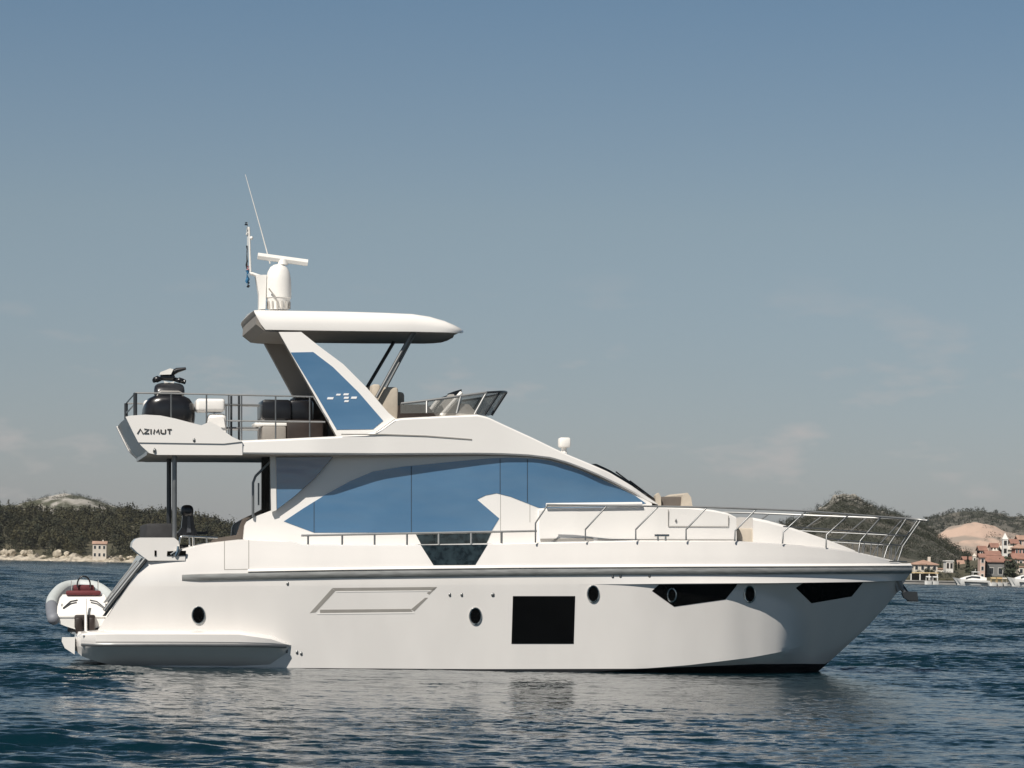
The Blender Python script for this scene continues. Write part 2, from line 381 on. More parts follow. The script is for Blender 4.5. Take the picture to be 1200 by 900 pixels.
for cx, cy in [(527, 697), (541, 697), (577, 697), (718, 675.5), (727, 675), (761, 675), (337, 684), (578, 697), (348, 764.5), (353, 766), (336, 763)]:
    b = MB(); p = HULL(cx, cy); b.ico((p.x, p.y-.005, p.z), .042, 1, (.8, .5, 1.25)); b.build('through_hull', M['dull'], hull, 60)
strip([((1042, 657.8), (1063, 658.2))], 1.4, lambda a, c, o=0: SP(a, c, lambda X, z: topside(X, min(z, 2.4)), o), 'bow_plate', M['dull'], hull, .012)
# dark glass panel let into the bulwark
BUL = lambda px, py, off=0.0: SP(px, py, topside, off)
gl = part_patch('bulwark_glass', [(493, 638.7), (571.5, 638), (557, 662), (508, 662.3)], BUL, M['smoke'], hull, .006, 6)

# ------------------------------------------------------------------ swim platform and side sponson
mb = MB()
sp = [(88, 746, 752, 756, 2.15, .25), (96, 741.5, 752.5, 757.5, 2.52, .5), (112, 740.5, 753, 757.5, 2.82, .75), (135, 740.3, 753, 757.5, 2.9, 1.0), (200, 740.3, 753, 757.5, 2.95, 1.0), (280, 740.6, 753.5, 758, 2.95, 1.0), (318, 746, 754.5, 758.5, 2.82, .9), (335, 752, 756, 758.7, 2.62, .4), (343, 755.5, 757, 758.5, 2.44, .1)]
for sg in (1, -1):
    rings = []
    for px, y1, y2, y3, hwid, dp in sp:
        a = P(px, y1, -hwid); b_ = P(px, y2, -hwid); c_ = P(px, y3, -hwid); xx = a.x
        inn = 0.6 if sg == 1 else 0.6
        zl = c_.z-.46*dp; hl = hullw(max(xx, X0+.1), .1)-.02
        rings.append([Vector((xx, -sg*q, z)) for q, z in [(inn, a.z+.03), (hwid-.30, a.z+.025), (hwid-.05, a.z-.02), (hwid, a.z-.06), (hwid, b_.z+.02), (hwid-.02, b_.z-.01), (hwid-.03, c_.z), (hwid-.09, c_.z-.05), (min(hwid-.1, hl+.02), zl), (inn, zl)]])
    mb.loft(rings, True, True)
# aft edge bulges outwards between the two corners
ys = np.linspace(-2.2, 2.2, 15); za = P(96, 741.5, -2.5).z; xa = P(90, 745, -2.2).x
rings = []
for y in ys:
    xo = xa-.10*(1-(y/2.25)**2)+.04
    rings.append([Vector((xa+1.2, y, za+.02)), Vector((xo, y, za+.02)), Vector((xo-.03, y, za-.06)), Vector((xo, y, za-.20)), Vector((xo+.3, y, za-.34)), Vector((xa+1.2, y, za-.36))])
mb.loft(rings, True, True)
plat = mb.build('swim_platform', M['gel'], yacht, 30)
for sg in (1, -1):
    b = MB()
    pts = [Vector((p.x, -sg*(hw_+.005), p.z)) for p, hw_ in [(P(px, (y2+y3)/2+.5, -hwid), hwid-.015) for px, y1, y2, y3, hwid, dp in sp[1:-1]]]
    b.tube(pts, .035, 6); b.build('platform_rub_strip', M['dull'], plat, 60)
b = MB(); prism(b, [(73, 747), (88, 747), (87.5, 767), (76, 759.5), (72.5, 752)], -2.25, .25); b.build('lift_arm', M['whitepl'], plat, 30)
b = MB(); prism(b, [(97, 744.5), (103, 744.5), (103, 746), (97, 746)], -2.59, .02); b.build('step_light', M['dull'], plat)
for Yc in (-1.5, -.1, 1.1):
    b = MB(); p = P(96, 741, Yc); b.rbox(p.x-.33, p.x+.45, Yc-.12, Yc+.12, za+.0, za+.13, .02); b.build('tender_chock', M['blackpl'], plat)

# stern quarter: coaming block, fairleads, stair rails
b = MB()
qp = [(173, 657), (160, 647.5), (153.5, 641), (154.5, 635.5), (158, 631.5), (163, 630), (203, 630), (208, 634), (210, 643), (216, 652), (216, 657)]
for Yq, th in ((-2.43, .5),):
    pts = [P(a_, b2, -2.43) for a_, b2 in qp]
    ring = [[Vector((p.x+(.02 if k in (0, 3) else 0), Yq+dy, p.z)) for p in pts] for k, dy in enumerate((0, th))]
    b.loft(ring, True, True)
sc = b.build('stern_coaming', M['gel'], yacht, 30)
for poly in ([(181, 645), (183.3, 645), (183.3, 651.5), (181, 651.5)], [(196, 646), (204, 645.6), (203, 651.3), (195.5, 651.3)], [(211.5, 645.5), (218, 645.3), (218, 651), (209, 651.3)]):
    b = MB(); prism(b, poly, -2.445, .03); b.build('fairlead_opening', M['black'], sc)
b = MB(); b.tube([P(205.5, 651.5, -2.46), P(208, 646, -2.46), P(209, 640, -2.46)], .035); b.tube([P(200, 650, -2.45), P(206, 646, -2.45)], .03); b.build('fairlead_roller', M['chrome'], sc)
b = MB(); b.tube([P(170, 655, -2.42), P(150, 680, -2.42), P(131, 704, -2.42), P(122, 716, -2.42)], .045, 8); b.build('stair_rail', M['dull'], yacht, 60)
b = MB(); b.tube([P(167, 654.5, -2.2), P(147, 679, -2.2), P(126, 705, -2.2)], .025, 8); b.build('stair_rail', M['dull'], yacht, 60)
b = MB(); prism(b, [(168, 657), (172.5, 657), (124, 722), (120, 722)], -2.40, .1); b.build('stair_edge', M['darksteel'], yacht)
b = MB(); b.tube([P(160, 657, -1.6), P(140, 682, -1.6), P(118, 712, -1.6)], .02, 8); b.build('stair_rail', M['dull'], yacht, 60)
# cockpit furniture
b = MB(); z0 = P(180, 632, -1.9).z
p0, p1 = P(171, 616, -1.4), P(203, 616, -1.4)
b.rbox(p0.x, p1.x, -1.5, 1.5, z0-.35, p0.z+.05, .06); b.build('sofa_back', M['charcoal'], yacht)
b = MB(); p0, p1 = P(203, 622, -.3), P(243, 626, -.3); b.rbox(p0.x, p1.x, -.6, .9, p1.z, p0.z-.02, .02); b.build('cockpit_table', M['greypl'], yacht)
b = MB(); p0, p1 = P(205, 632, -.9), P(272, 650, -.9); b.rbox(p0.x, p1.x, -1.2, 1.6, p1.z-.3, p0.z-.12, .05); b.build('cockpit_seat', M['charcoal'], yacht)
b = MB()
Yr = -2.25
b.tube([P(209, 640, Yr), P(211, 630, Yr), P(214, 628, Yr), P(255, 630, Yr)], .026)
for x in (222, 227, 242): b.tube([P(x, 629, Yr), P(x, 639, Yr)], .022)
b.build('stern_rail', M['chrome'], yacht, 60)
b = MB()    # dark dodger at the side of the cockpit, running up to the house
prism(b, [(246, 636.5), (285, 631), (289, 610), (297, 604.5), (313, 598.5), (312, 594), (295, 603), (284, 608), (277, 627), (250, 631)], -1.6, .06)
b.build('cockpit_side_panel', M['taupe'], yacht)

# ------------------------------------------------------------------ house
def _w(px, py, Y): return P(px, py, Y).x
Wx = [-8, _w(360, 560, -1.9), _w(440, 560, -1.95), .3, 1.2, 2.2, 3.2, 4.0, 4.6, 5.2]; Ww = [1.86, 1.87, 1.95, 1.95, 1.92, 1.82, 1.66, 1.47, 1.28, 1.0]
def wallw(X, z): return interp(X, Wx, Ww)-.05*max(0, z-3.2)
WALL = lambda px, py, off=0.0: SP(px, py, wallw, off)
mb = MB()
# near and far side walls, with the raked aft "fashion plate"
wall_poly = [(285, 640), (285, 631), (286.5, 616), (289, 611.5), (300, 605), (325, 595.5), (345, 582), (368, 561.5), (391, 535), (400, 528), (600, 524), (640, 532), (668, 542), (702, 557), (735, 574), (764, 590), (764, 640)]
for sg in (1, -1):
    sf = (lambda a, c, o=0.0: WALL(a, c, o)) if sg == 1 else (lambda a, c, o=0.0: Vector((WALL(a, c, o).x, -WALL(a, c, o).y, WALL(a, c, o).z)))
    patch(mb, wall_poly, sf, 0.0, 9, .12)
# aft bulkhead core and front (under the roof) closed by a slim inner box
xi0, xi1 = P(323, 590, -1.95).x, P(660, 560, -1.9).x
house = mb.build('deckhouse', M['gel2'], yacht, 30)
b = MB(); b.box(xi0+.05, xi1, -1.78, 1.78, P(400, 640, -1.9).z-.3, P(400, 537, -1.9).z); b.build('cabin_interior', M['brown'], house)
win = [(332.5, 611), (368, 624.3), (480, 624), (576, 622.3), (585, 607.5), (559, 585.3), (569, 580.5), (582, 578), (598, 582), (632, 595.5), (700, 594.5), (735, 592.5), (757, 590), (745, 581.5), (720, 568.8), (700, 559.3), (680, 551), (665, 545.5), (645, 540), (625, 537.5), (600, 536.2), (575, 537), (540, 540), (500, 544), (470, 547), (437, 552.5), (410, 564), (380, 580.5), (355, 596)]
wd = part_patch('side_window', win, WALL, M['blue'], house, .008, 8)
for a, c in [((368, 588), (368, 624)), ((482, 546.5), (482, 624)), ((586, 537), (586, 578.5)), ((618, 538), (618, 589))]:
    b = MB(); patch(b, [(a[0]-.5, a[1]), (a[0]+.5, a[1]), (c[0]+.5, c[1]), (c[0]-.5, c[1])], WALL, .010, 12, .004); b.build('seam', M['seam'], wd, 25)
strip([((586.5, 579.5), (586.5, 636)), ((621, 591), (621, 612)), ((640, 613.5), (765, 613))], .55, WALL, 'wall_joint', M['groove_shade'], house, .003)
part_patch('lower_window', [(486.5, 624.6), (576, 623), (568, 641), (495, 641)], WALL, M['smoke'], house, .012, 6)
# aft quarter window: a flat pane set further in, under the overhang
qw = [(323.5, 536), (390, 535.5), (368, 561), (345, 581.5), (324.5, 597)]
b = MB(); prism(b, qw, -1.95, .03); b.build('quarter_window', M['blue'], house)
b = MB(); prism(b, [(316.5, 534), (323, 534), (324, 598), (318, 600)], -1.96, .08); b.build('door_frame', M['whitepl'], house)
b = MB(); prism(b, [(306.5, 536), (316, 536), (316, 602), (306.5, 606)], -1.75, .2); b.build('sliding_door', M['black'], house)
b = MB(); b.tube([P(296.5, 606, -1.9), P(296.5, 566, -1.9), P(299.5, 558, -1.9), P(317, 540.5, -1.9)], .03); b.build('grab_rail', M['dull'], house, 60)
b = MB(); b.tube([P(303, 592, -1.7), P(303, 566, -1.7)], .02); b.build('door_handle', M['dull'], house, 60)
# ------------------------------------------------------------------ coachroof, forward of the house
Cx = [-.3, .6, 2.0, 4.0, 5.2, 6.6]; Cw = [1.985, 1.985, 1.97, 1.83, 1.66, 1.40]
def cw(X, z): return interp(X, Cx, Cw)
ztc = zline([(560, 607), (600, 593), (632, 595.5), (700, 594.5), (757, 592.5), (770, 592.8), (810, 594), (838, 597.5), (854, 601), (863, 605.5)], cw)
zdk = zline([(500, 645), (900, 645)], cw)
mb = MB(); rings = []
xs = np.linspace(P(632, 610, -1.98).x, P(863, 620, -1.5).x, 50)
for X in xs:
    h = cw(X, 0); zt = ztc(X)
    r = [(h+.02, zdk(X)), (h, (zdk(X)+zt)/2), (h-.02, zt-.05), (h-.06, zt-.008), (h-.14, zt), (0, zt+.03)]
    rings.append([Vector((X, -a, z)) for a, z in r]+[Vector((X, a, z)) for a, z in r[::-1][1:]])
mb.loft(rings, True, True)
coach = mb.build('coachroof', M['gel2'], yacht, 35)
COA = lambda px, py, off=0.0: SP(px, py, cw, off)
strip([((783, 597), (783, 616.5)), ((783, 617), (853, 617)), ((853.5, 617), (853.5, 604.5))], .7, COA, 'locker_outline', M['groove_shade'], coach, .016)
strip([((633, 632.6), (695, 631.6))], 2.6, COA, 'painted_deck_shade', M['groove_shade'], coach, .03)  # grey strip paints the shade line along the coachroof foot
strip([((700, 632), (862, 632.6))], .9, COA, 'deck_joint', M['groove_shade'], coach, .03)
b = MB(); p = COA(792, 610); b.ico((p.x, p.y-.01, p.z), .05, 1, (.5, .4, 1)); b.build('locker_latch', M['dull'], coach, 60)
b = MB(); p0, p1 = P(633, 593, -2.03), P(757, 592, -1.9)
pts = [SP(x, 592-(x-640)*.012, lambda X, z: cw(X, z)+.02) for x in np.linspace(640, 752, 20)]
b.tube(pts, .05, 8); b.build('window_sill', M['gel2'], coach, 60)
# sunpad block and bow seat on the foredeck
mb = MB(); rings = []
pad = [(882.5, 606.5, 1.25), (900, 610, 1.2), (920, 615.5, 1.12), (945, 624, .95), (970, 632.5, .72), (990, 640, .5), (1003, 645.5, .3)]
for px, py, hw_ in pad:
    a = P(px, py, -hw_); zb0 = P(px, 660, -hw_).z
    r = [(hw_+.02, zb0), (hw_, a.z-.06), (hw_-.05, a.z), (0, a.z+.03)]
    rings.append([Vector((a.x, -q, z)) for q, z in r]+[Vector((a.x, q, z)) for q, z in r[::-1][1:]])
mb.loft(rings, True, True); mb.build('foredeck_sunpad', M['gel2'], yacht, 35)
b = MB(); p0, p1 = P(862, 619, -1.2), P(883, 640, -1.2); b.rbox(p0.x, p1.x+.1, -1.2, 1.2, p1.z-.3, p0.z, .05); b.build('bow_seat', M['cushion'], yacht)
b = MB(); p0, p1 = P(866, 611, .2), P(882, 620, .2); b.rbox(p0.x, p1.x, .1, 1.1, p1.z-.1, p0.z, .05); b.build('bow_seat_back', M['taupe'], yacht)
b = MB(); p0, p1 = P(771, 582, -.9), P(806, 600, -.9); b.rbox(p0.x, p1.x, -.9, .9, p1.z-.05, p0.z, .05); b.build('sun_lounge_cushion', M['taupe'], yacht)
b = MB()
prism(b, [(798, 600), (800, 580), (806, 577.5), (810, 583), (812.5, 600)], -1.0, 2.0); prism(b, [(768, 600), (768.5, 580.5), (772, 577.5), (774.5, 582), (775, 600)], -1.0, .2)
b.build('sun_lounge_headrest', M['cushion'], yacht)

# ------------------------------------------------------------------ flybridge
xf = lambda px, py=520, Y=-2.3: P(px, py, Y).x
Fx = [-12, xf(140), xf(200), xf(370), xf(440), xf(500), xf(590), xf(620), xf(660, 545, -2.0), xf(702, 560, -1.9), xf(740, 575, -1.6), xf(772, 591, -1.4)]
Fw = [2.42, 2.42, 2.50, 2.48, 2.27, 2.16, 2.01, 1.97, 1.93, 1.84, 1.62, 1.34]
def flyw(X, z): return interp(X, Fx, Fw)
FLY = lambda px, py, off=0.0: SP(px, py, flyw, off)
zfb = zline([(120, 531.5), (190, 532), (330, 533), (440, 533.5), (560, 533), (590, 533.5), (620, 535), (645, 538), (665, 543.5), (680, 549), (700, 557.3), (720, 566.8), (745, 579.5), (757, 588), (772, 592)], flyw)
zft = zline([(120, 516), (200, 516), (280, 516), (330, 514), (395, 511), (430, 508.5), (447, 503), (463, 491), (470, 489.5), (520, 487), (560, 485.3), (572, 488), (590, 496.5), (625, 512.5), (660, 529.5), (690, 542), (715, 553), (740, 568), (765, 585.5), (772, 591)], flyw)
mb = MB(); rings = []
xs = list(np.linspace(xf(172), xf(430), 30))+list(np.linspace(xf(434), xf(772, 591, -1.35), 70))
for X in xs:
    h = flyw(X, 0); a, t = zfb(X), zft(X); d_ = max(.01, t-a); fl = t-.02 if X > xf(560) else (min(t-.02, zft(xf(300))-.05))
    rd = min(.05, d_*.3)
    r = [(0, a-.02), (h-.55, a-.02), (h-.16, a-.02), (h-.03, a+.012), (h, a+rd), (h-.02, t-rd), (h-.05, t-rd*.3), (h-.12, t), (h-.2, max(fl, t-.02) if X > xf(440) else fl), (0, (t+.06*smooth(xf(560), xf(620), X)) if X > xf(560) else (fl if X < xf(440) else t-.1))]
    rings.append([Vector((X, -q, z)) for q, z in r]+[Vector((X, q, z)) for q, z in r[::-1][1:-1]])
mb.loft(rings, True, True)
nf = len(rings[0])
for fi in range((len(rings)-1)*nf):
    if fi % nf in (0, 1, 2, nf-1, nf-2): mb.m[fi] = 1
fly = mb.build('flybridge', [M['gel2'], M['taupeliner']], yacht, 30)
strip([((400, 509), (450, 509.2)), ((450, 509.2), (500, 511)), ((500, 511), (553, 515))], 1.3, FLY, 'coaming_crease', M['groove_shade'], fly, .004)
strip([((440, 507), (463, 491))], .7, FLY, 'coaming_joint', M['groove_shade'], fly, .004)
# aft wings with the lettering, and the aft coaming between them
wing = [(147, 488.5), (152, 487.2), (170, 486), (188, 487), (205, 490.5), (222, 495), (236, 498.5), (246, 494), (257, 500), (262, 505), (272, 512), (284, 517.5), (262, 520), (162, 518.5), (156, 507)]
low = [(162, 518.7), (262, 520.2), (284, 517.8), (284, 533.3), (184, 533), (175, 531), (166, 523)]
for sg in (1, -1):
    b = MB()
    def wv(poly, Y0, th):
        f = [P(a_, c_, -2.5) for a_, c_ in poly]; n = len(f)
        A = [Vector((p.x, sg*Y0, p.z)) for p in f]; B_ = [Vector((p.x, sg*(Y0+th), p.z)) for p in f]
        b.add(A+B_, [tuple(range(n)), tuple(range(2*n-1, n-1, -1))]+[(i, (i+1) % n, n+(i+1) % n, n+i) for i in range(n)])
    wv(wing, -2.54, .16); wv([(167, 517), (262, 518), (280, 517), (262, 521.5), (167, 520.5)], -2.47, .2); wv(low, -2.515, .18)
    wg = b.build('aft_wing', M['gel2'], yacht, 30)
    if sg == 1:
        bl = MB()
        H0, H1 = 501.0, 508.2
        strokes = [[(161, H1), (164.3, H0+1.5), (167.6, H1)], [(169, H0+1.8), (174.3, H0+1.8), (169, H1-.3), (174.5, H1-.3)], [(176.8, H0+1.8), (176.8, H1)], [(180, H1), (181, H0+2), (183.2, H1-1.5), (185.4, H0+2), (186.4, H1)], [(188.6, H0+2.2), (188.6, H1-1.2), (189.6, H1-.3), (193, H1-.3), (193.8, H1-1.2), (193.8, H0+2.2)], [(196, H0+2.2), (201, H0+2.2)], [(198.5, H0+2.2), (198.5, H1)]]
        for s_ in strokes: bl.tube([P(a_, c_, -2.545) for a_, c_ in s_], .017, 6)
        bl.build('lettering', M['letter'], wg, 60)
        for a_, c_ in ((227.5, 516), (181, 528)):
            bl = MB(); p = P(a_, c_, -2.53); bl.ico(p, .06, 1, (.7, .6, 1.1)); bl.build('side_light', M['dull'], wg, 60)
b = MB()
rings = []
for y in np.linspace(-2.4, 2.4, 13):
    bul = .03*(1-(y/2.3)**2); pp = [(148, 490), (153, 488.5), (156, 494), (170, 518), (180, 530), (176, 531.5), (165, 521.5), (157, 508)]
    rings.append([Vector((P(a_, c_, -2.3).x-bul, y, P(a_, c_, -2.3).z)) for a_, c_ in pp])
b.loft(rings, True, True); b.build('aft_coaming', M['gel2'], fly, 30)
# wing pillar carrying the hard top
pil = [(326.5, 389), (353, 389), (373, 405), (402, 426.5), (430, 454.5), (455, 483.5), (464, 491), (440, 508), (394.5, 511), (365.5, 458)]
pan = [(340.5, 413), (367, 412.5), (390, 430), (420, 459.5), (449, 493), (437, 503), (394.5, 503.5), (371.5, 464)]
def pilY(z): return 2.12-.10*max(0, z-6.0)
PIL = lambda px, py, off=0.0: SP(px, py, lambda X, z: 2.12-.09*max(0, z-5.5), off)
for sg in (1, -1):
    b = MB(); f = []
    bp = dens(pil, 12); n = len(bp)
    A = [PIL(*p) for p in bp]; B_ = [Vector((v.x, v.y+.26, v.z)) for v in A]
    A = [Vector((v.x, v.y*sg, v.z)) for v in A]; B_ = [Vector((v.x, v.y*sg, v.z)) for v in B_]
    b.add(A+B_, [tuple(range(n)), tuple(range(2*n-1, n-1, -1))]+[(i, (i+1) % n, n+(i+1) % n, n+i) for i in range(n)])
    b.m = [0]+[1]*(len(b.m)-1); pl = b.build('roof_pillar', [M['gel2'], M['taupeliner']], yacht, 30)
    b = MB(); n = len(pan); A = [PIL(*p, .01) for p in pan]; A = [Vector((v.x, v.y*sg, v.z)) for v in A]; B_ = [Vector((v.x, v.y+sg*.02, v.z)) for v in A]
    b.add(A+B_, [tuple(range(n)), tuple(range(2*n-1, n-1, -1))]+[(i, (i+1) % n, n+(i+1) % n, n+i) for i in range(n)])
    pg = b.build('pillar_glass', M['blue'], pl)
    if sg == 1:
        b = MB()
        for x0, x1, y0, y1 in ((383, 391, 465.5, 468), (393.5, 399.5, 461.5, 463.5), (402, 409, 461, 463.2), (402.5, 409, 465, 467.3), (411, 418.5, 464.8, 467.3), (403, 409, 469, 471.2)):
            n = 4; A = [PIL(a_, c_, .018) for a_, c_ in ((x0+1, y0), (x1, y0), (x1-1, y1), (x0, y1))]; B_ = [Vector((v.x, v.y+.01, v.z)) for v in A]
            b.add(A+B_, [(0, 1, 2, 3), (7, 6, 5, 4)]+[(i, (i+1) % 4, 4+(i+1) % 4, 4+i) for i in range(4)])
        b.build('badge', M['silver'], pg)
# lower inner pillar liner (dark, inboard)
# hard top
def htz(px, py): return P(px, py, -1.9)
ht = [  # px of the station, top py, bottom py, half width, drop of the crown
    (298, 363, 366, 1.86), (301, 362.2, 372, 1.90), (306, 362, 381, 1.92), (311, 362.2, 387.2, 1.93), (340, 362.6, 387.8, 1.93), (400, 363.5, 388.6, 1.93), (450, 365, 389.2, 1.93), (485, 366.5, 389.5, 1.91), (505, 369.5, 390, 1.84), (522, 374.5, 390.3, 1.82), (533, 379.5, 390.6, 1.72), (540, 383.3, 390.8, 1.55), (543, 385.8, 390.5, 1.25), (543, 386.6, 390, .8)]
mb = MB(); rings = []
for px, t_, b2, hw_ in ht:
    a = P(px, t_, -hw_); c_ = P(px, b2, -hw_); X = a.x; th = a.z-c_.z
    r = [(0, c_.z+.06), (hw_*.55, c_.z+.06), (hw_-.16, c_.z+.05), (hw_-.05, c_.z+.01), (hw_-.01, c_.z+.02*min(1, th*3)), (hw_, c_.z+th*.35), (hw_-.04, c_.z+th*.72), (hw_-.13, c_.z+th*.93), (hw_-.32, a.z), (0, a.z+.05)]
    rings.append([Vector((X, -q, z)) for q, z in r]+[Vector((X, q, z)) for q, z in r[::-1][1:-1]])
mb.loft(rings, True, True)
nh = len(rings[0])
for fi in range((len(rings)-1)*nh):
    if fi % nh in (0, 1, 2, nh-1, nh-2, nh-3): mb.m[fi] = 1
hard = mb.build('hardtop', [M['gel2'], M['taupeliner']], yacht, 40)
b = MB()    # drooping aft lip under the roof
rings = []
for y in np.linspace(-1.86, 1.86, 11):
    pp = [(301, 364), (311, 386.5), (330, 389), (352, 391), (318, 402), (310, 401), (300, 385)]
    rings.append([Vector((P(a_, c_, -1.86).x, y, P(a_, c_, -1.86).z+(.26 if k in (4, 5) else (.1 if k == 6 else 0)))) for k, (a_, c_) in enumerate(pp)])
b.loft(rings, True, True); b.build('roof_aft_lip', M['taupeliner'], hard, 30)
for Yp, (a_, c_), (d_, e_) in ((-1.6, (483.5, 389), (441, 466)), (1.6, (462, 400), (429.5, 455))):
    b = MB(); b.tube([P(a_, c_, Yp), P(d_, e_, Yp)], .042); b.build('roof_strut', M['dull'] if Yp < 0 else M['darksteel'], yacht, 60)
b = MB(); b.tube([P(487, 389, -1.45), P(446, 466, -1.45)], .03); b.build('roof_strut', M['dull'], yacht, 60)

# helm, seats and windscreen on the flybridge
Yh = -.9
b = MB(); p0, p1 = P(437, 455, Yh), P(463, 505, Yh); b.rbox(p0.x, p1.x, -1.5, .1, p1.z, p0.z, .07); b.rbox(p0.x-.1, p0.x+.1, -1.5, .1, p1.z, p0.z+.06, .05); b.build('helm_seat', M['cushion'], yacht)
b = MB(); p0, p1 = P(466, 458, Yh), P(477, 505, Yh); b.rbox(p0.x, p1.x, -.5, .1, p1.z, p0.z, .08); b.build('helm_seat_back', M['cushion'], yacht)
b = MB(); prism(b, [(466, 489.5), (467, 475), (478, 474), (500, 474), (512, 489)], -1.6, 1.2); b.build('companion_bench', M['brown'], yacht)
b = MB(); prism(b, [(500, 489), (516, 476), (527, 462), (532, 462), (536, 472), (550, 474), (560, 486)], -1.2, 1.6); b.build('helm_console', M['liner'], yacht)
b = MB(); prism(b, [(531, 459), (541, 456), (541, 464), (533, 466)], -.9, .9); b.build('instrument_hood', M['darksteel'], yacht)
b = MB()
p = P(508, 482, -1.0)
for ang in [0]:
    pts = [Vector((p.x+.12*math.sin(t_), -1.0+.19*math.cos(t_), p.z+.19*math.sin(t_))) for t_ in np.linspace(0, 2*math.pi, 17)]
    b.tube(pts, .018, 6, cap=False)
b.build('steering_wheel', M['blackpl'], yacht, 60)
for a_, c_, d_, e_ in ((486, 474.5, 491.5, 487.5), (514, 468, 505, 480), (541, 460, 517, 487)):
    b = MB(); b.tube([P(a_, c_, -1.3), P(d_, e_, -1.3)], .05); b.build('armrest', M['whitepl'], yacht, 60)
scr = [(463, 474), (500, 469), (540, 463), (575, 459.5), (593, 458), (575, 484.5), (560, 486), (548, 473), (520, 476), (470, 479)]
mb = MB(); rings = []
top = [(470, 473, 2.02), (500, 469.5, 2.0), (540, 464, 1.95), (570, 460, 1.8), (586, 459, 1.4), (592, 459, .8), (593.5, 459.5, 0)]
bot = [(470, 484.5, 2.1), (500, 484, 2.1), (535, 484.5, 2.02), (556, 485.5, 1.85), (568, 486, 1.4), (574, 486.5, .85), (576, 486.5, 0)]
TP = [P(a_, c_, -h) for a_, c_, h in top]; BP = [P(a_, c_, -h) for a_, c_, h in bot]
tl = [Vector((p.x, -h, p.z)) for p, (a_, c_, h) in zip(TP, top)]; bl_ = [Vector((p.x, -h, p.z)) for p, (a_, c_, h) in zip(BP, bot)]
tl += [Vector((v.x, -v.y, v.z)) for v in tl[::-1][1:]]; bl_ += [Vector((v.x, -v.y, v.z)) for v in bl_[::-1][1:]]
mb.loft([bl_, tl, [v+Vector((-.02, 0, 0)) for v in tl], [v+Vector((-.02, 0, 0)) for v in bl_]], False)
glassm = bpy.data.materials.new('clear_screen'); glassm.use_nodes = True; gb = glassm.node_tree.nodes['Principled BSDF']
gb.inputs['Base Color'].default_value = (.16, .165, .155, 1); gb.inputs['Roughness'].default_value = .06; gb.inputs['Alpha'].default_value = .40
gnz = glassm.node_tree.nodes.new('ShaderNodeTexNoise'); gnz.inputs['Scale'].default_value = 3
grm = glassm.node_tree.nodes.new('ShaderNodeMapRange'); grm.inputs['To Min'].default_value = .04; grm.inputs['To Max'].default_value = .12
glassm.node_tree.links.new(gnz.outputs['Fac'], grm.inputs['Value']); glassm.node_tree.links.new(grm.outputs[0], gb.inputs['Roughness'])
ws = mb.build('fly_windscreen', glassm, yacht, 50)
b = MB(); b.tube(tl[:4], .028); b.build('screen_rail', M['rail'], ws, 60)
b = MB(); b.tube(tl[3:10], .026); b.build('screen_frame', M['darksteel'], ws, 60)
for k_ in (1, 2, 3, 4, 6, 8):
    b = MB(); b.tube([bl_[k_], tl[k_]], .026 if k_ != 6 else .034); b.build('screen_post', M['darksteel'] if k_ in (4, 6, 8) else M['rail'], ws, 60)
# windscreen of the house: a dark pane over the sloping front, and its wipers
mb = MB(); rings = []
for X in np.linspace(xf(700, 547, -1.8), xf(770, 589, -1.3), 14):
    h = flyw(X, 0)-.16; t = zft(X)+.02
    rings.append([Vector((X, y, t+.045+.03*(1-(y/h)**2))) for y in np.linspace(-h, h, 9)])
mb.loft(rings, False); mb.build('windscreen', M['smoke'], house, 40)
b = MB(); b.tube([P(738, 563.5, -.9), P(768, 586, -.9)], .02); b.tube([P(722, 553, -.3), P(742, 568, -.9)], .018); b.build('wiper', M['blackpl'], house, 60)
# searchlight
p = P(661, 528, -.9)
b = MB(); b.tube([p-Vector((0, 0, .15)), p+Vector((0, 0, .08))], [.09, .06]); b.rbox(p.x-.13, p.x+.14, -1.05, -.75, p.z+.07, p.z+.31, .05); b.build('searchlight', M['whitepl'], yacht, 35)
# ------------------------------------------------------------------ rails
def rail_parts(name, polys, m, parent, r=.022, Yfun=None):
    b = MB()
    for pl_ in polys: b.tube(pl_, r, 8)
    return b.build(name, m, parent, 60)
# side deck rail
SD = lambda a_, c_: SP(a_, c_, lambda X, z: topside(X, min(z, 3.0))-.08)
rail_parts('side_rail', [[SD(x, 627.6-(x-353)*.0195) for x in np.linspace(353, 629, 24)], [SD(x, 639.2-(x-483)*.017) for x in np.linspace(490, 572, 8)]], M['rail'], yacht, .026)
for x in (361, 401, 439, 477, 514, 552, 588):
    rail_parts('side_stanchion', [[SD(x, 627.5-(x-353)*.0195), SD(x, 641 if x not in (514, 552) else 661)]], M['dull'] if x not in (514, 552) else M['rail'], yacht, .023)
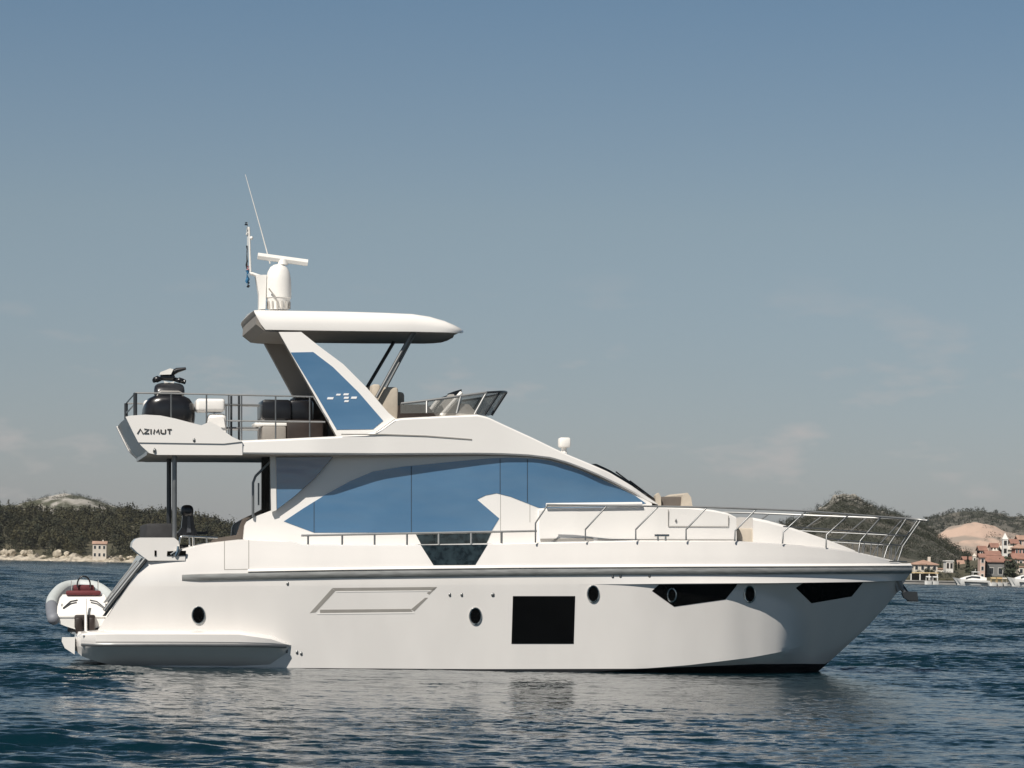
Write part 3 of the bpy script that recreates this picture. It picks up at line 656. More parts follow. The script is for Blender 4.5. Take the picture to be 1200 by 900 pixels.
# bow rails, both sides meeting at the pulpit
BRW = lambda X, z: max(0.0, topside(X, min(z, 2.42))-.10)
def BR(px, py, sg, out=0.0):
    p = SP(px, py, lambda X, z: max(.05, plan(min(X, XT-.35), 2.3)-.10+out))
    return Vector((p.x, p.y*sg, p.z))
top = [(641, 591.5), (700, 592.5), (770, 593.5), (828, 594.5), (885, 596.5), (943, 599), (985, 602), (1030, 605.5), (1060, 607.5), (1078, 609)]
for sg in (1, -1):
    tp = [BR(x, y, sg) for x, y in top]
    tip = Vector((P(1087, 609.5, 0).x, 0, P(1087, 610, 0).z))
    rail_parts('bow_rail', [tp+[Vector((tip.x-.12, sg*-.28, tip.z)), tip]], M['rail'], yacht, .024)
    rail_parts('bow_guard_wire', [[BR(x, y, sg) for x, y in ((918, 617), (960, 619.5), (1005, 623), (1040, 626), (1062, 628))]], M['dull'], yacht, .016)
    rail_parts('bow_guard_wire', [[BR(x, y, sg) for x, y in ((968, 631), (1005, 634.5), (1040, 638), (1056, 639))]], M['dull'], yacht, .016)
    for k, pp in enumerate([[(627.5, 636), (627.5, 613), (642, 591.5)], [(686, 633), (686, 620.5), (711, 593)], [(745, 633), (745, 620.5), (771, 594)], [(804, 633), (804, 620.5), (828, 595)], [(861, 634), (861.5, 622), (886, 597)], [(917, 637), (918, 623.5), (944, 599.5)], [(968, 642), (968.5, 627), (995, 603)], [(1006, 647), (1008, 634), (1032, 606)], [(1036, 654), (1040, 641), (1062, 608)], [(1052, 658), (1058, 640), (1079, 609.5)]]):
        rail_parts('bow_stanchion', [[BR(x, y, sg) for x, y in pp]], M['dull'], yacht, .019)
    for x in (1012, 1020, 1028, 1044, 1049): rail_parts('bow_stanchion', [[BR(x, 648+(x-1010)*.22, sg), BR(x+1, 635.5+(x-1005)*.1, sg)]], M['dull'], yacht, .013)
b = MB(); b.tube([SD(767, 627.5), SD(784, 627.5)], .03); b.tube([SD(771, 627.5), SD(771, 634)], .025); b.tube([SD(780, 627.5), SD(780, 634)], .025); b.build('mooring_cleat', M['chrome'], yacht, 60)
# bow roller and anchor
b = MB(); b.tube([P(1052, 680, -.1), P(1055, 688, -.1), P(1064, 699, -.1)], .05); prism(b, [(1046, 676), (1056, 676), (1059, 688), (1052, 694)], -.12, .24)
b.build('bow_roller', M['dull'], yacht, 40)
b = MB(); b.tube([P(1057, 686, 0), P(1068, 701, 0)], .045); prism(b, [(1057, 695), (1063, 693), (1075, 693.5), (1076, 704), (1066, 704), (1060, 701)], -.20, .1); prism(b, [(1057, 695), (1063, 693), (1075, 693.5), (1076, 704), (1066, 704), (1060, 701)], .10, .1); prism(b, [(1062, 697), (1076, 699), (1076, 705), (1066, 705)], -.1, .2)
b.build('anchor', M['darksteel'], yacht, 40)
# fly deck rails
zfl = 513
def FR(px, py, Y): return P(px, py, Y)
for Yq in (-2.25, 2.25):
    rail_parts('fly_rail', [[Vector((FR(158.5, 460.5, -2.25).x, Yq, FR(158.5, 460.5, -2.25).z))]+[Vector((FR(x, y, -2.25).x, Yq, FR(x, y, -2.25).z)) for x, y in ((200, 461), (283, 463), (367, 465), (385, 494))], [Vector((FR(x, y, -2.25).x, Yq, FR(x, y, -2.25).z)) for x, y in ((266, 493), (381, 494.5))]], M['rail'], yacht, .019)
    for x, y0, y1 in ((158.5, 460.5, 487), (200.5, 461, 491), (242, 462, 500), (268, 463, 512), (283, 463, 516), (323, 464, 515), (363, 465, 513)):
        b = MB(); a_ = FR(x, y0, -2.25); c_ = FR(x, y1+2, -2.25)
        b.tube([Vector((a_.x, Yq, a_.z)), Vector((c_.x, Yq, c_.z))], .018 if x != 158.5 else .045); b.build('fly_stanchion', M['dull'] if x != 158.5 else M['darksteel'], yacht, 60)
a_, c_ = FR(158.5, 460.5, -2.25), FR(158.5, 473, -2.25)
rail_parts('fly_aft_rail', [[Vector((q.x, y, q.z)) for y in np.linspace(-2.25, 2.25, 9)] for q in (a_, c_)], M['chrome'], yacht, .02)
# gate rails standing inboard
for x in (271, 280):
    b = MB(); b.tube([P(x, 464, -1.2), P(x, 516, -1.2)], .026); b.build('gate_post', M['darksteel'], yacht, 60)
rail_parts('gate_bar', [[P(258, 474, -1.2), P(305, 475, -1.2)]], M['dull'], yacht, .024); rail_parts('gate_bar', [[P(262, 501.5, -1.2), P(303, 501.5, -1.2)]], M['dull'], yacht, .024)
# dark seats and wet bar on the fly deck
b = MB(); p0, p1 = P(305, 468, -1.0), P(385, 492, -1.0); b.rbox(p0.x, P(340, 480, -1).x, -1.4, -.3, p1.z-.05, p0.z-.02, .08); b.rbox(P(338, 480, -1).x, P(366, 480, -1).x, -1.3, 1.2, p1.z-.05, p0.z-.02, .08); b.build('deck_sofa', M['blackpl'], yacht)
b = MB(); p0, p1 = P(334, 496, -1.0), P(376, 516, -1.0); b.rbox(p0.x, p1.x, -1.5, 1.3, p1.z-.1, p0.z+.06, .04); b.build('sofa_base', M['brown'], yacht)
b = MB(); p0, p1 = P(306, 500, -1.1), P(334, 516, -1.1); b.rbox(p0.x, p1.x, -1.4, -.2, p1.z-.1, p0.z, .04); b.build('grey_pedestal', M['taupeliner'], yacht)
b = MB(); p0, p1 = P(344, 465, .6), P(383, 515, .6); b.rbox(p0.x, p1.x, .3, 1.6, p1.z, p0.z, .04); b.build('wet_bar', M['brown'], yacht)
b = MB(); p0, p1 = P(298, 496.5, -1.2), P(380, 500, -1.2); b.rbox(p0.x, p1.x-.3, -1.35, -.5, p1.z, p0.z+.02, .02); b.build('deck_table', M['whitepl'], yacht)
# white crane housing aft on the fly deck
b = MB(); p0, p1 = P(229, 467.5, -1.5), P(263, 483, -1.5); b.rbox(p0.x, p1.x, -1.75, -1.0, p1.z, p0.z, .075, seg=4); b.rbox(P(243, 490, -1.5).x, P(265, 490, -1.5).x, -1.7, -.9, P(243, 516, -1.5).z, P(243, 485, -1.5).z, .1, seg=3); prism(b, [(231, 516), (245, 490), (262, 488), (266, 516)], -1.75, .6)
b.build('davit_crane', M['gel2'], yacht, 40)
b = MB(); p0, p1 = P(168, 469, .9), P(180, 488, .9); b.rbox(p0.x, p1.x+.4, .7, 1.2, p1.z-.3, p0.z, .08, seg=3); b.build('deck_locker', M['gel2'], yacht, 40)
# poles under the overhang
for Yq in (-2.1, 0.0):
    a_, c_ = P(204.5, 531, -2.1), P(204.5, 632, -2.1)
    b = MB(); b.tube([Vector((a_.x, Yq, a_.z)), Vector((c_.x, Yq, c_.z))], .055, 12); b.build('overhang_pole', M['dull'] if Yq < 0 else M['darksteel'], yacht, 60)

# ------------------------------------------------------------------ mast group on the hard top
Ym = -.3
pc = P(326.5, 362, Ym)
b = MB()
b.lathe([(.001, 1.06), (.11, 1.045), (.20, .985), (.262, .87), (.295, .70), (.302, .5), (.302, .26), (.285, .25), (.275, .20), (.25, .10), (.24, -.02)], (pc.x, Ym, pc.z-.0), 28)
b.build('radar_dome', M['whitepl'], yacht, 40)
b = MB()
for k in range(14):
    t_ = 2*math.pi*k/14; b.box(pc.x+.262*math.cos(t_)-.02, pc.x+.262*math.cos(t_)+.02, Ym+.262*math.sin(t_)-.02, Ym+.262*math.sin(t_)+.02, pc.z+.0, pc.z+.17)
b.build('dome_clip', M['liner'], yacht)
a_, c_ = P(302, 300, Ym), P(360.5, 308, Ym); mid = (a_+c_)/2
b = MB(); d_ = (c_-a_).normalized(); nn = Vector((-d_.z, 0, d_.x))
ring = []
for q in (a_, c_):
    ring.append([q+nn*.075+Vector((0, -.05, 0)), q+nn*.075+Vector((0, .05, 0)), q+Vector((0, .08, 0)), q-nn*.075+Vector((0, .05, 0)), q-nn*.075+Vector((0, -.05, 0)), q+Vector((0, -.08, 0))])
b.loft(ring, True, True); b.tube([mid-Vector((0, 0, .13)), mid], [.13, .10], 12); b.build('radar_array', M['whitepl'], yacht, 40)
b = MB()
pp = [(299.5, 322), (312.5, 322), (311, 362), (303.5, 362), (303.5, 345)]
prism(b, pp, Ym-.1, .3); b.build('mast_foot', M['whitepl'], yacht, 30)
b = MB(); b.tube([P(293, 320.5, Ym), P(296, 321, Ym), P(305, 324, Ym)], .04); b.tube([P(293.5, 320, Ym), P(291.8, 266, Ym)], .026); b.ico(P(294.5, 279, Ym), .05, 1); b.build('light_mast', M['whitepl'], yacht, 60)
b = MB(); b.tube([P(316.5, 309, Ym+.2), P(306, 270, Ym+.2), P(287.5, 204.5, Ym+.2)], [.018, .014, .008], 6); b.build('whip_antenna', M['whitepl'], yacht, 60)
b = MB(); b.tube([P(315, 338, Ym-.32), P(322, 347, Ym-.32), P(327, 358, Ym-.32)], .018, 6); b.build('dome_cable', M['liner'], yacht, 60)
b = MB()
q = P(289.4, 285, Ym)
b.tube([P(289.5, 262, Ym), P(289.2, 312, Ym)], .008, 5, 0)
fl = empty('signal_flags', YM @ Matrix.Translation(P(290, 320, Ym)))
tag(fl, 'limp furled signal flags hanging from the thin white mast above the hardtop', 'flags')
inv = P(290, 320, Ym)
def flagstrip(name, m, px, y0, y1, wpx):
    b = MB(); rr = []
    for k in range(7):
        t_ = k/6; cx = px+.6*math.sin(k*2.1); ww = wpx*(.6+.4*math.sin(2+k*1.3))
        l_ = P(cx-ww/2, y0+(y1-y0)*t_, Ym)-inv; r2 = P(cx+ww/2, y0+(y1-y0)*t_, Ym)-inv
        rr.append([l_, (l_+r2)/2+Vector((0, -.04, 0)), r2, (l_+r2)/2+Vector((0, .04, 0))])
    b.loft(rr, True, True); return b.build(name, m, fl, 60)
b = MB(); b.tube([P(290, 261, Ym)-inv, P(290, 322, Ym)-inv], .008, 5); b.build('halyard', M['whitepl'], fl, 60)
flagstrip('top_flag', M['blackpl'], 288.4, 260.5, 264, 4); flagstrip('white_flag', M['flagwhite'], 289.6, 267, 276, 3); flagstrip('dark_flag', M['charcoal'], 289.2, 288, 315, 2.2)
flagstrip('pink_flag', M['flagpink'], 290.5, 312, 317, 4); flagstrip('blue_flag', M['flagblue'], 290, 317, 332, 5); flagstrip('hem_flag', M['blackpl'], 291, 331, 337, 4)

# ------------------------------------------------------------------ tender on the swim platform
Yt = -1.9
tb = P(96, 741, Yt)
tender = empty('tender', YM @ Matrix.Translation(Vector((tb.x+.05, Yt, za-.02))))
tag(tender, 'small inflatable tender with grey tubes and red cushion, stored across the stern platform', 'dinghy')
b = MB()     # tubes
def lin(pts, n=40):
    pts = [Vector(p) for p in pts]; out = []
    for i in range(len(pts)-1):
        p0 = pts[max(0, i-1)]; p1, p2 = pts[i], pts[i+1]; p3 = pts[min(len(pts)-1, i+2)]
        for k in range(6):
            t = k/6; out.append(.5*((2*p1)+(-p0+p2)*t+(2*p0-5*p1+4*p2-p3)*t*t+(-p0+3*p1-3*p2+p3)*t**3))
    out.append(pts[-1]); return out
half = [(.68, -.10, .30), (.70, .3, .38), (.71, 1.0, .54), (.68, 1.7, .72), (.54, 2.3, .90), (.34, 2.75, 1.02), (0, 2.95, 1.06)]
path = lin(half)
full = [Vector((-p.x, p.y, p.z)) for p in path]+path[::-1][1:]
rs = [.05, .11, .135]+[.145]*(len(full)-6)+[.135, .11, .05]
b.tube(full, rs, 14); tube = b.build('inflatable_tube', M['tube'], tender, 60)
b = MB(); b.tube([p+Vector((0, 0, .015)) for p in full[14:-14]], .14, 14); b.build('bow_tube_cover', M['tubew'], tube, 60)
b = MB()     # v hull
rings = []
for y, wq, kz, dz in ((0, .57, .02, .42), (.6, .54, .05, .46), (1.4, .52, .08, .56), (2.1, .42, .25, .72), (2.6, .22, .5, .85), (2.85, .04, .75, .9)):
    rings.append([Vector(v) for v in ((-wq, y, dz), (-wq, y, dz-.20), (-wq*.75, y, kz+.14), (0, y, kz), (wq*.75, y, kz+.14), (wq, y, dz-.20), (wq, y, dz))])
b.loft(rings, True, True); b.build('tender_hull', M['whitepl'], tender, 30)
b = MB()     # aft deck with seat rise
rings = []
for y, z, wq in ((-.02, .42, .60), (0.02, .47, .61), (.25, .66, .60), (.5, .86, .54), (.62, .88, .52), (.64, .6, .50)):
    rings.append([Vector((-wq, y, z-.06)), Vector((-wq*.9, y, z)), Vector((wq*.9, y, z)), Vector((wq, y, z-.06)), Vector((wq*.8, y, .36)), Vector((-wq*.8, y, .36))])
b.loft(rings, True, True); dkk = b.build('aft_deck', M['whitepl'], tender, 40)
b = MB()
for s_ in (-1, 1):
    for o_ in (0, .07):
        b.tube([Vector((s_*(.14+o_*.3), .335-o_*.9+.0, .755-o_*.75)), Vector((s_*.30, .30-o_*.9, .725-o_*.75)), Vector((s_*(.47), .13-o_*.3, .575-o_*.3))], .014, 6)
b.build('deck_trim', M['greypl'], dkk, 60)
b = MB(); b.rbox(-.40, .40, .42, .60, .86, .97, .04); b.rbox(-.22, .26, .9, 1.1, .95, 1.1, .04); b.build('red_backrest', M['red'], tender, 40)
b = MB(); b.rbox(-.28, .30, 1.0, 1.3, .5, 1.06, .06); b.build('steering_console', M['blackpl'], tender, 40)
b = MB(); b.tube([Vector((.02+.15*math.cos(t_), .85, 1.1+.2*math.sin(t_))) for t_ in np.linspace(-.3, math.pi+.3, 14)], .02, 6); b.build('grab_hoop', M['blackpl'], tender, 60)
b = MB()
for x_ in (-.27, .34): b.tube([Vector((x_, .6, .9)), Vector((x_, .6, 1.2))], .013, 6)
b.build('tender_mast', M['chrome'], tender, 60)
b = MB(); b.tube([Vector((.03, -.27, -.02)), Vector((.03, -.24, .36)), Vector((.03, .0, .78))], .032, 8)
b.build('tender_post', M['whitepl'], tender, 60)
b = MB(); b.rbox(-.22, .25, -.14, .1, .10, .42, .04); b.rbox(-.20, -.05, -.22, -.02, -.02, .36, .04); b.rbox(.10, .24, -.22, -.02, -.02, .36, .04); b.build('outdrive', M['brown'], tender, 40)
b = MB()
for s_ in (-1, 1): b.ico((s_*.50, .10, .64), .04, 1, (.4, .6, 1.2))
b.build('tender_cleat', M['blackpl'], tender, 60)

# ------------------------------------------------------------------ jet ski on the fly deck
Yj = -1.7
pj = P(199.5, 490, Yj); zj = P(199.5, 517, Yj).z+.02
ski = empty('jet_ski', YM @ Matrix.Translation(Vector((pj.x, Yj, zj))))
tag(ski, 'black jet ski carried crosswise on the aft flybridge deck, bow towards the camera', 'jet ski')
K = 1/49.0
b = MB(); rings = []
for y, wq, z0, z1 in ((-.02, .30, .52, .92), (.03, .50, .34, 1.03), (.15, .57, .20, 1.08), (.45, .61, .10, 1.10), (1.0, .62, .05, 1.02), (1.8, .58, .04, .86), (2.5, .56, .05, .80), (2.75, .5, .15, .7)):
    r = []
    for k in range(16):
        t_ = 2*math.pi*k/16; c_, s_ = math.cos(t_), math.sin(t_)
        r.append(Vector((wq*math.copysign(abs(c_)**.7, c_), y, (z0+z1)/2+(z1-z0)/2*math.copysign(abs(s_)**.75, s_))))
    rings.append(r)
b.loft(rings, True, True); b.build('ski_hull', M['blackpl'], ski, 50)
b = MB(); rings = []
for y, wq, z0, z1 in ((.10, .29, 1.02, 1.15), (.18, .34, 1.0, 1.27), (.35, .36, 1.0, 1.35), (.7, .34, 1.0, 1.36), (.95, .2, 1.0, 1.30), (1.1, .15, .95, 1.1)):
    rings.append([Vector((wq*math.copysign(abs(math.cos(t_))**.55, math.cos(t_))*(1.04-.10*(math.sin(t_)+1)/2), y, (z0+z1)/2+(z1-z0)/2*math.copysign(abs(math.sin(t_))**.6, math.sin(t_)))) for t_ in np.linspace(0, 2*math.pi, 21)[:-1]])
b.loft(rings, True, True); b.build('ski_hood', M['hood'], ski, 50)
b = MB(); b.tube([Vector((-.29, .12, 1.03)), Vector((-.26, .1, 1.10)), Vector((-.20, .06, 1.13)), Vector((.20, .06, 1.13)), Vector((.27, .1, 1.1)), Vector((.30, .12, 1.03))], .02); b.build('hood_trim', M['liner'], ski, 60)
b = MB(); b.rbox(-.2, .14, .45, .75, 1.42, 1.56, .05); b.tube([Vector((-.36, .5, 1.40)), Vector((-.15, .6, 1.47)), Vector((.13, .6, 1.45)), Vector((.38, .5, 1.38))], [.05, .05, .05, .055]); b.ico((.25, .5, 1.42), .1, 1, (1.2, .8, .7)); b.ico((-.27, .5, 1.44), .1, 1, (1.3, .8, .8)); b.tube([Vector((.06, .6, 1.58)), Vector((.2, .6, 1.66)), Vector((.40, .55, 1.70))], [.07, .06, .03]); b.build('handlebar', M['blackpl'], ski, 50)
b = MB(); b.loft([[Vector((x_-.08, y_, z_)) for x_, z_ in ((-.14, 1.54), (.12, 1.55), (.18, 1.67), (.10, 1.69), (-.12, 1.60))] for y_ in (.42, .6)], True, True); b.loft([[Vector((x_, y_, z_)) for x_, z_ in ((-.13, 1.40), (0, 1.355), (.12, 1.39), (.10, 1.34), (0, 1.30), (-.11, 1.345))] for y_ in (.38, .46)], True, True); b.build('handlebar_cover', M['whitepl'], ski, 40)
b = MB(); b.rbox(-.16, .16, 1.2, 2.3, .85, 1.12, .08); b.build('saddle', M['charcoal'], ski)
# ------------------------------------------------------------------ covered outboard on the stern rail
po = P(219, 628, -1.3)
ob = empty('outboard_motor', YM @ Matrix.Translation(po))
tag(ob, 'black outboard motor standing upright by the cockpit stern rail', 'outboard')
b = MB(); b.rbox(-.14, .15, -.16, .2, .44, .72, .11, seg=4); b.build('cowl', M['blackpl'], ob, 40)
b = MB(); prism_pts = [(-.10, .5), (.13, .5), (.18, .2), (.24, .06), (.2, -.05), (-.2, -.05), (-.22, .06), (-.13, .2)]
b.loft([[Vector((x_, y_, z_)) for x_, z_ in prism_pts] for y_ in (-.1, .12)], True, True); b.build('midsection', M['blackpl'], ob, 30)
b = MB(); b.loft([[Vector((x_, y_, z_)) for x_, z_ in ((.01, .46), (.06, .46), (.09, .08), (-.01, .08))] for y_ in (-.13, -.1)], True, True); b.build('leg_panel', M['greypl'], ob)
b = MB()
for x_ in (.05, .14): b.tube([Vector((x_, -.1, -.02)), Vector((x_, -.1, -.5))], .022, 6)
b.build('stand', M['whitepl'], ob, 60)
# ------------------------------------------------------------------ world helpers for the far shores
def W(px, py, d):
    """a point at depth d whose place is known from the photograph"""
    v = R_*((px-CX)/FPX*d)+U_*((CY-py)/FPX*d)+F_*d
    return Vector((0, 0, CAM_H))+v
def WX(px, d): return W(px, 665, d).x
def hz(px, py, d): return max(0.0, W(px, py, d).z)

# ------------------------------------------------------------------ sea
def axis(lo, hi, step, far, grow):
    a = list(np.arange(lo, hi+1e-6, step)); s = step; x = hi; up = []
    while x < far[1]: s *= grow; x += s; up.append(x)
    s = step; x = lo; dn = []
    while x > far[0]: s *= grow; x -= s; dn.append(x)
    return np.array(dn[::-1]+a+up)
uu = np.concatenate([np.linspace(-.235, .235, 560)])
g_ = []; u_ = .235; st_ = .0009
while u_ < 6: st_ *= 1.22; u_ += st_; g_.append(u_)
uu = np.concatenate([-np.array(g_[::-1]), uu, np.array(g_)])
gy = [-60, -30, -10, 3, 12, 20, 26, 30, 32]; y = 33.0
while y < 6500:
    gy.append(y); y += .12 if y < 66 else .12*(y/66)**1.22
gy = np.array(gy)
UU, YY = np.meshgrid(uu, gy)
XX = UU*(np.maximum(YY, 20)+8)
ddx = np.gradient(UU, axis=1)*(np.maximum(YY, 20)+8); ddy = np.gradient(gy)[:, None]
ZZ = np.zeros_like(XX)
wr = np.random.default_rng(11)
boost = 1+2.6*np.clip((YY-90)/250, 0, 1)
for lam, n, a in ((7.5, 5, .007), (4.2, 8, .0055), (2.4, 12, .0050), (1.35, 16, .0052), (.8, 18, .0043), (.5, 16, .0028)):
    for _ in range(n):
        l = lam*wr.uniform(.75, 1.3); th = RAD(262)+wr.normal(0, .45); ph = wr.uniform(0, 6.283)
        kx, ky = 2*math.pi/l*math.cos(th), 2*math.pi/l*math.sin(th)
        f = np.clip((l/np.maximum(ddx, ddy)-2.0)/1.6, 0, 1)*(boost if lam > 2 else 1)
        arg = kx*XX+ky*YY+ph
        ZZ += a*f*(np.sin(arg)+.22*np.cos(2*arg))
# patches of stronger and weaker chop
mod = np.zeros_like(XX)
for _ in range(9):
    l = wr.uniform(9, 30); th = wr.uniform(0, 6.283); mod += np.sin(2*math.pi/l*(math.cos(th)*XX+math.sin(th)*YY)+wr.uniform(0, 6.28))
ZZ *= np.clip(1+.16*mod, .4, 1.7)
# calmer water in the lee of the hull, on the camera's side
o_ = YM.translation; bx = (XX-o_.x)*math.cos(YAW)+(YY-o_.y)*math.sin(YAW); by = -(XX-o_.x)*math.sin(YAW)+(YY-o_.y)*math.cos(YAW)
sst = lambda a, b, x: (lambda t: t*t*(3-2*t))(np.clip((x-a)/(b-a), 0, 1))
edge = np.sin(by*.55+.8)*.7+np.sin(by*.23)*.9+np.sin(bx*.9)*1.2
lee = sst(-11.2, -8.2, bx+edge*.5)*sst(11.5, 6.5, bx+edge*.6)*sst(5, 0, by)*(1-.40*sst(-8, -38, by+edge))
ZZ *= 1-.79*lee
nx_, ny_ = len(uu), len(gy)
co = np.stack([XX, YY, ZZ], -1).reshape(-1, 3).astype(np.float32)
idx = np.arange(nx_*ny_).reshape(ny_, nx_)
q = np.stack([idx[:-1, :-1], idx[:-1, 1:], idx[1:, 1:], idx[1:, :-1]], -1).reshape(-1, 4).astype(np.int32)
me = bpy.data.meshes.new('sea'); me.vertices.add(len(co)); me.vertices.foreach_set('co', co.ravel())
me.loops.add(q.size); me.loops.foreach_set('vertex_index', q.ravel()); me.polygons.add(len(q))
me.polygons.foreach_set('loop_start', np.arange(0, q.size, 4, dtype=np.int32)); me.polygons.foreach_set('loop_total', np.full(len(q), 4, np.int32))
me.polygons.foreach_set('use_smooth', np.ones(len(q), bool)); me.update(); me.validate()
sea = bpy.data.objects.new('sea_water', me); C.objects.link(sea); tag(sea, kind='structure')
m = bpy.data.materials.new('sea_water'); m.use_nodes = True; n = m.node_tree; b = n.nodes['Principled BSDF']
b.inputs['Base Color'].default_value = (.0018, .0145, .021, 1); b.inputs['Roughness'].default_value = .10; b.inputs['IOR'].default_value = 1.333; b.inputs['Specular IOR Level'].default_value = .5
tcn = n.nodes.new('ShaderNodeTexCoord')
prev = None; L = n.links.new
# small ripples of every size tilt the surface itself, so that they count far away too
acc = None
for sc_, am in ((1.0, .08), (3.6, .24), (9.5, .72)):
    mpn = n.nodes.new('ShaderNodeMapping'); mpn.inputs['Scale'].default_value = (.55, 1.0, 1); mpn.inputs['Rotation'].default_value = (0, 0, .3-.02*sc_)
    nn_ = n.nodes.new('ShaderNodeTexNoise'); nn_.inputs['Scale'].default_value = sc_; nn_.inputs['Detail'].default_value = 2.0; nn_.inputs['Distortion'].default_value = .5
    s1 = n.nodes.new('ShaderNodeVectorMath'); s1.operation = 'SUBTRACT'; s1.inputs[1].default_value = (.5, .5, .5)
    s2 = n.nodes.new('ShaderNodeVectorMath'); s2.operation = 'MULTIPLY'; s2.inputs[1].default_value = (am*.7, am*1.15, 0)
    L(tcn.outputs['Object'], mpn.inputs[0]); L(mpn.outputs[0], nn_.inputs['Vector']); L(nn_.outputs['Color'], s1.inputs[0]); L(s1.outputs[0], s2.inputs[0])
    if acc:
        s3 = n.nodes.new('ShaderNodeVectorMath'); s3.operation = 'ADD'; L(acc.outputs[0], s3.inputs[0]); L(s2.outputs[0], s3.inputs[1]); acc = s3
    else: acc = s2
geo = n.nodes.new('ShaderNodeNewGeometry'); ad = n.nodes.new('ShaderNodeVectorMath'); ad.operation = 'ADD'; nm = n.nodes.new('ShaderNodeVectorMath'); nm.operation = 'NORMALIZE'
sp_ = n.nodes.new('ShaderNodeSeparateXYZ'); L(geo.outputs['Position'], sp_.inputs[0]); far = n.nodes.new('ShaderNodeMapRange'); far.inputs['From Min'].default_value = 75; far.inputs['From Max'].default_value = 260; far.inputs['To Min'].default_value = 1.0; far.inputs['To Max'].default_value = 4.2
L(sp_.outputs['Y'], far.inputs['Value']); sc2 = n.nodes.new('ShaderNodeVectorMath'); sc2.operation = 'SCALE'; L(acc.outputs[0], sc2.inputs[0]); ca = n.nodes.new('ShaderNodeAttribute'); ca.attribute_name = 'calm'; cm_ = n.nodes.new('ShaderNodeMath'); cm_.operation = 'MULTIPLY'; L(far.outputs[0], cm_.inputs[0]); L(ca.outputs['Fac'], cm_.inputs[1]); L(cm_.outputs[0], sc2.inputs['Scale']); acc = sc2
L(geo.outputs['Normal'], ad.inputs[0]); L(acc.outputs[0], ad.inputs[1]); L(ad.outputs[0], nm.inputs[0]); L(nm.outputs[0], b.inputs['Normal'])
for sc_, st_, dist, det in ():
    mpn = n.nodes.new('ShaderNodeMapping'); mpn.inputs['Scale'].default_value = (.62, 1.25, 1); mpn.inputs['Rotation'].default_value = (0, 0, .18*sc_)
    nn_ = n.nodes.new('ShaderNodeTexNoise'); nn_.inputs['Scale'].default_value = sc_; nn_.inputs['Detail'].default_value = det; nn_.inputs['Distortion'].default_value = .4
    bp = n.nodes.new('ShaderNodeBump'); bp.inputs['Strength'].default_value = st_; bp.inputs['Distance'].default_value = dist*4
    L = n.links.new
    L(tcn.outputs['Object'], mpn.inputs[0]); L(mpn.outputs[0], nn_.inputs['Vector']); L(nn_.outputs['Fac'], bp.inputs['Height'])
    if prev: L(prev.outputs[0], bp.inputs['Normal'])
    prev = bp

at = me.attributes.new('calm', 'FLOAT', 'POINT'); at.data.foreach_set('value', (1-.38*lee).astype(np.float32).ravel())
me.materials.append(m)

# ------------------------------------------------------------------ far land
M['leaf_l'] = mat('leaves_olive', (0.044, 0.038, 0.010), 0.8, col2=(0.010, 0.014, 0.003), vscale=.12, coords='Object', detail=3)
M['leaf_r'] = mat('leaves_hill', (0.026, 0.029, 0.013), 0.8, col2=(0.011, 0.015, 0.007), vscale=.06, coords='Object', detail=3)
M['leaf_d'] = mat('leaves_dark', (0.035, 0.046, 0.022), 0.8, col2=(0.02, 0.026, 0.013), vscale=.3)
M['bark'] = mat('bark', (0.09, 0.07, 0.05), .9, var=.4, vscale=2)
M['scrub'] = mat('scrub_ground', (0.036, 0.037, 0.023), .95, col2=(0.11, 0.10, 0.08), vscale=.045, detail=8, bump=.6, bscale=.3)
M['soil'] = mat('hill_soil', (0.050, 0.048, 0.026), .95, col2=(0.085, 0.075, 0.045), vscale=.05, bump=.5, bscale=.3)
M['limestone'] = mat('limestone_scrub', (0.34, 0.32, 0.285), .95, col2=(0.06, 0.062, 0.036), vscale=.07, detail=8, bump=.8, bscale=.15, vstretch=(1, .2, 1.6))
M['quarry'] = mat('quarry_rock', (0.50, 0.36, 0.28), .95, col2=(0.30, 0.245, 0.20), vscale=.055, detail=9, bump=1.0, bscale=.12, vstretch=(1, .3, 1.5))
M['outcrop'] = mat('outcrop_limestone', (0.25, 0.235, 0.205), .95, col2=(0.13, 0.125, 0.11), vscale=.4, detail=6)
for k_ in ('quarry', 'limestone', 'scrub'):
    for nd in M[k_].node_tree.nodes:
        if nd.type == 'VALTORGB': nd.color_ramp.elements[0].position = .44; nd.color_ramp.elements[1].position = .56
M['shore'] = mat('shore_limestone', (0.52, 0.46, 0.37), .95, col2=(0.26, 0.225, 0.17), vscale=.25, detail=6, bump=.5, bscale=.6)
M['concrete'] = mat('quay_concrete', (0.30, 0.29, 0.27), .9, var=.25, vscale=.3, bump=.3, bscale=2)
M['stucco'] = mat('pale_stucco', (0.62, 0.56, 0.48), .9, var=.12, vscale=.4, bump=.2, bscale=3)
M['stuccop'] = mat('pink_stucco', (0.58, 0.42, 0.35), .9, var=.12, vscale=.4)
M['stuccow'] = mat('white_stucco', (0.72, 0.70, 0.66), .9, var=.10, vscale=.4)
M['stuccog'] = mat('grey_stucco', (0.20, 0.20, 0.195), .9, var=.2, vscale=.3)
M['stuccor'] = mat('red_stucco', (0.42, 0.15, 0.10), .9, var=.2, vscale=.3)
M['tile'] = mat('terracotta_tile', (0.30, 0.155, 0.115), .9, col2=(0.22, 0.12, 0.09), vscale=.6, detail=6, bump=.3, bscale=4)
M['tile2'] = mat('pale_terracotta', (0.42, 0.27, 0.20), .9, col2=(0.30, 0.19, 0.14), vscale=.6)
M['pane'] = mat('dark_window_pane', (0.03, 0.035, 0.04), .15, var=.3)
M['shutter'] = mat('brown_shutter', (0.12, 0.08, 0.05), .7, var=.2)
M['boatwhite'] = mat('boat_white', (0.78, 0.77, 0.74), .3, var=.04, vscale=1)
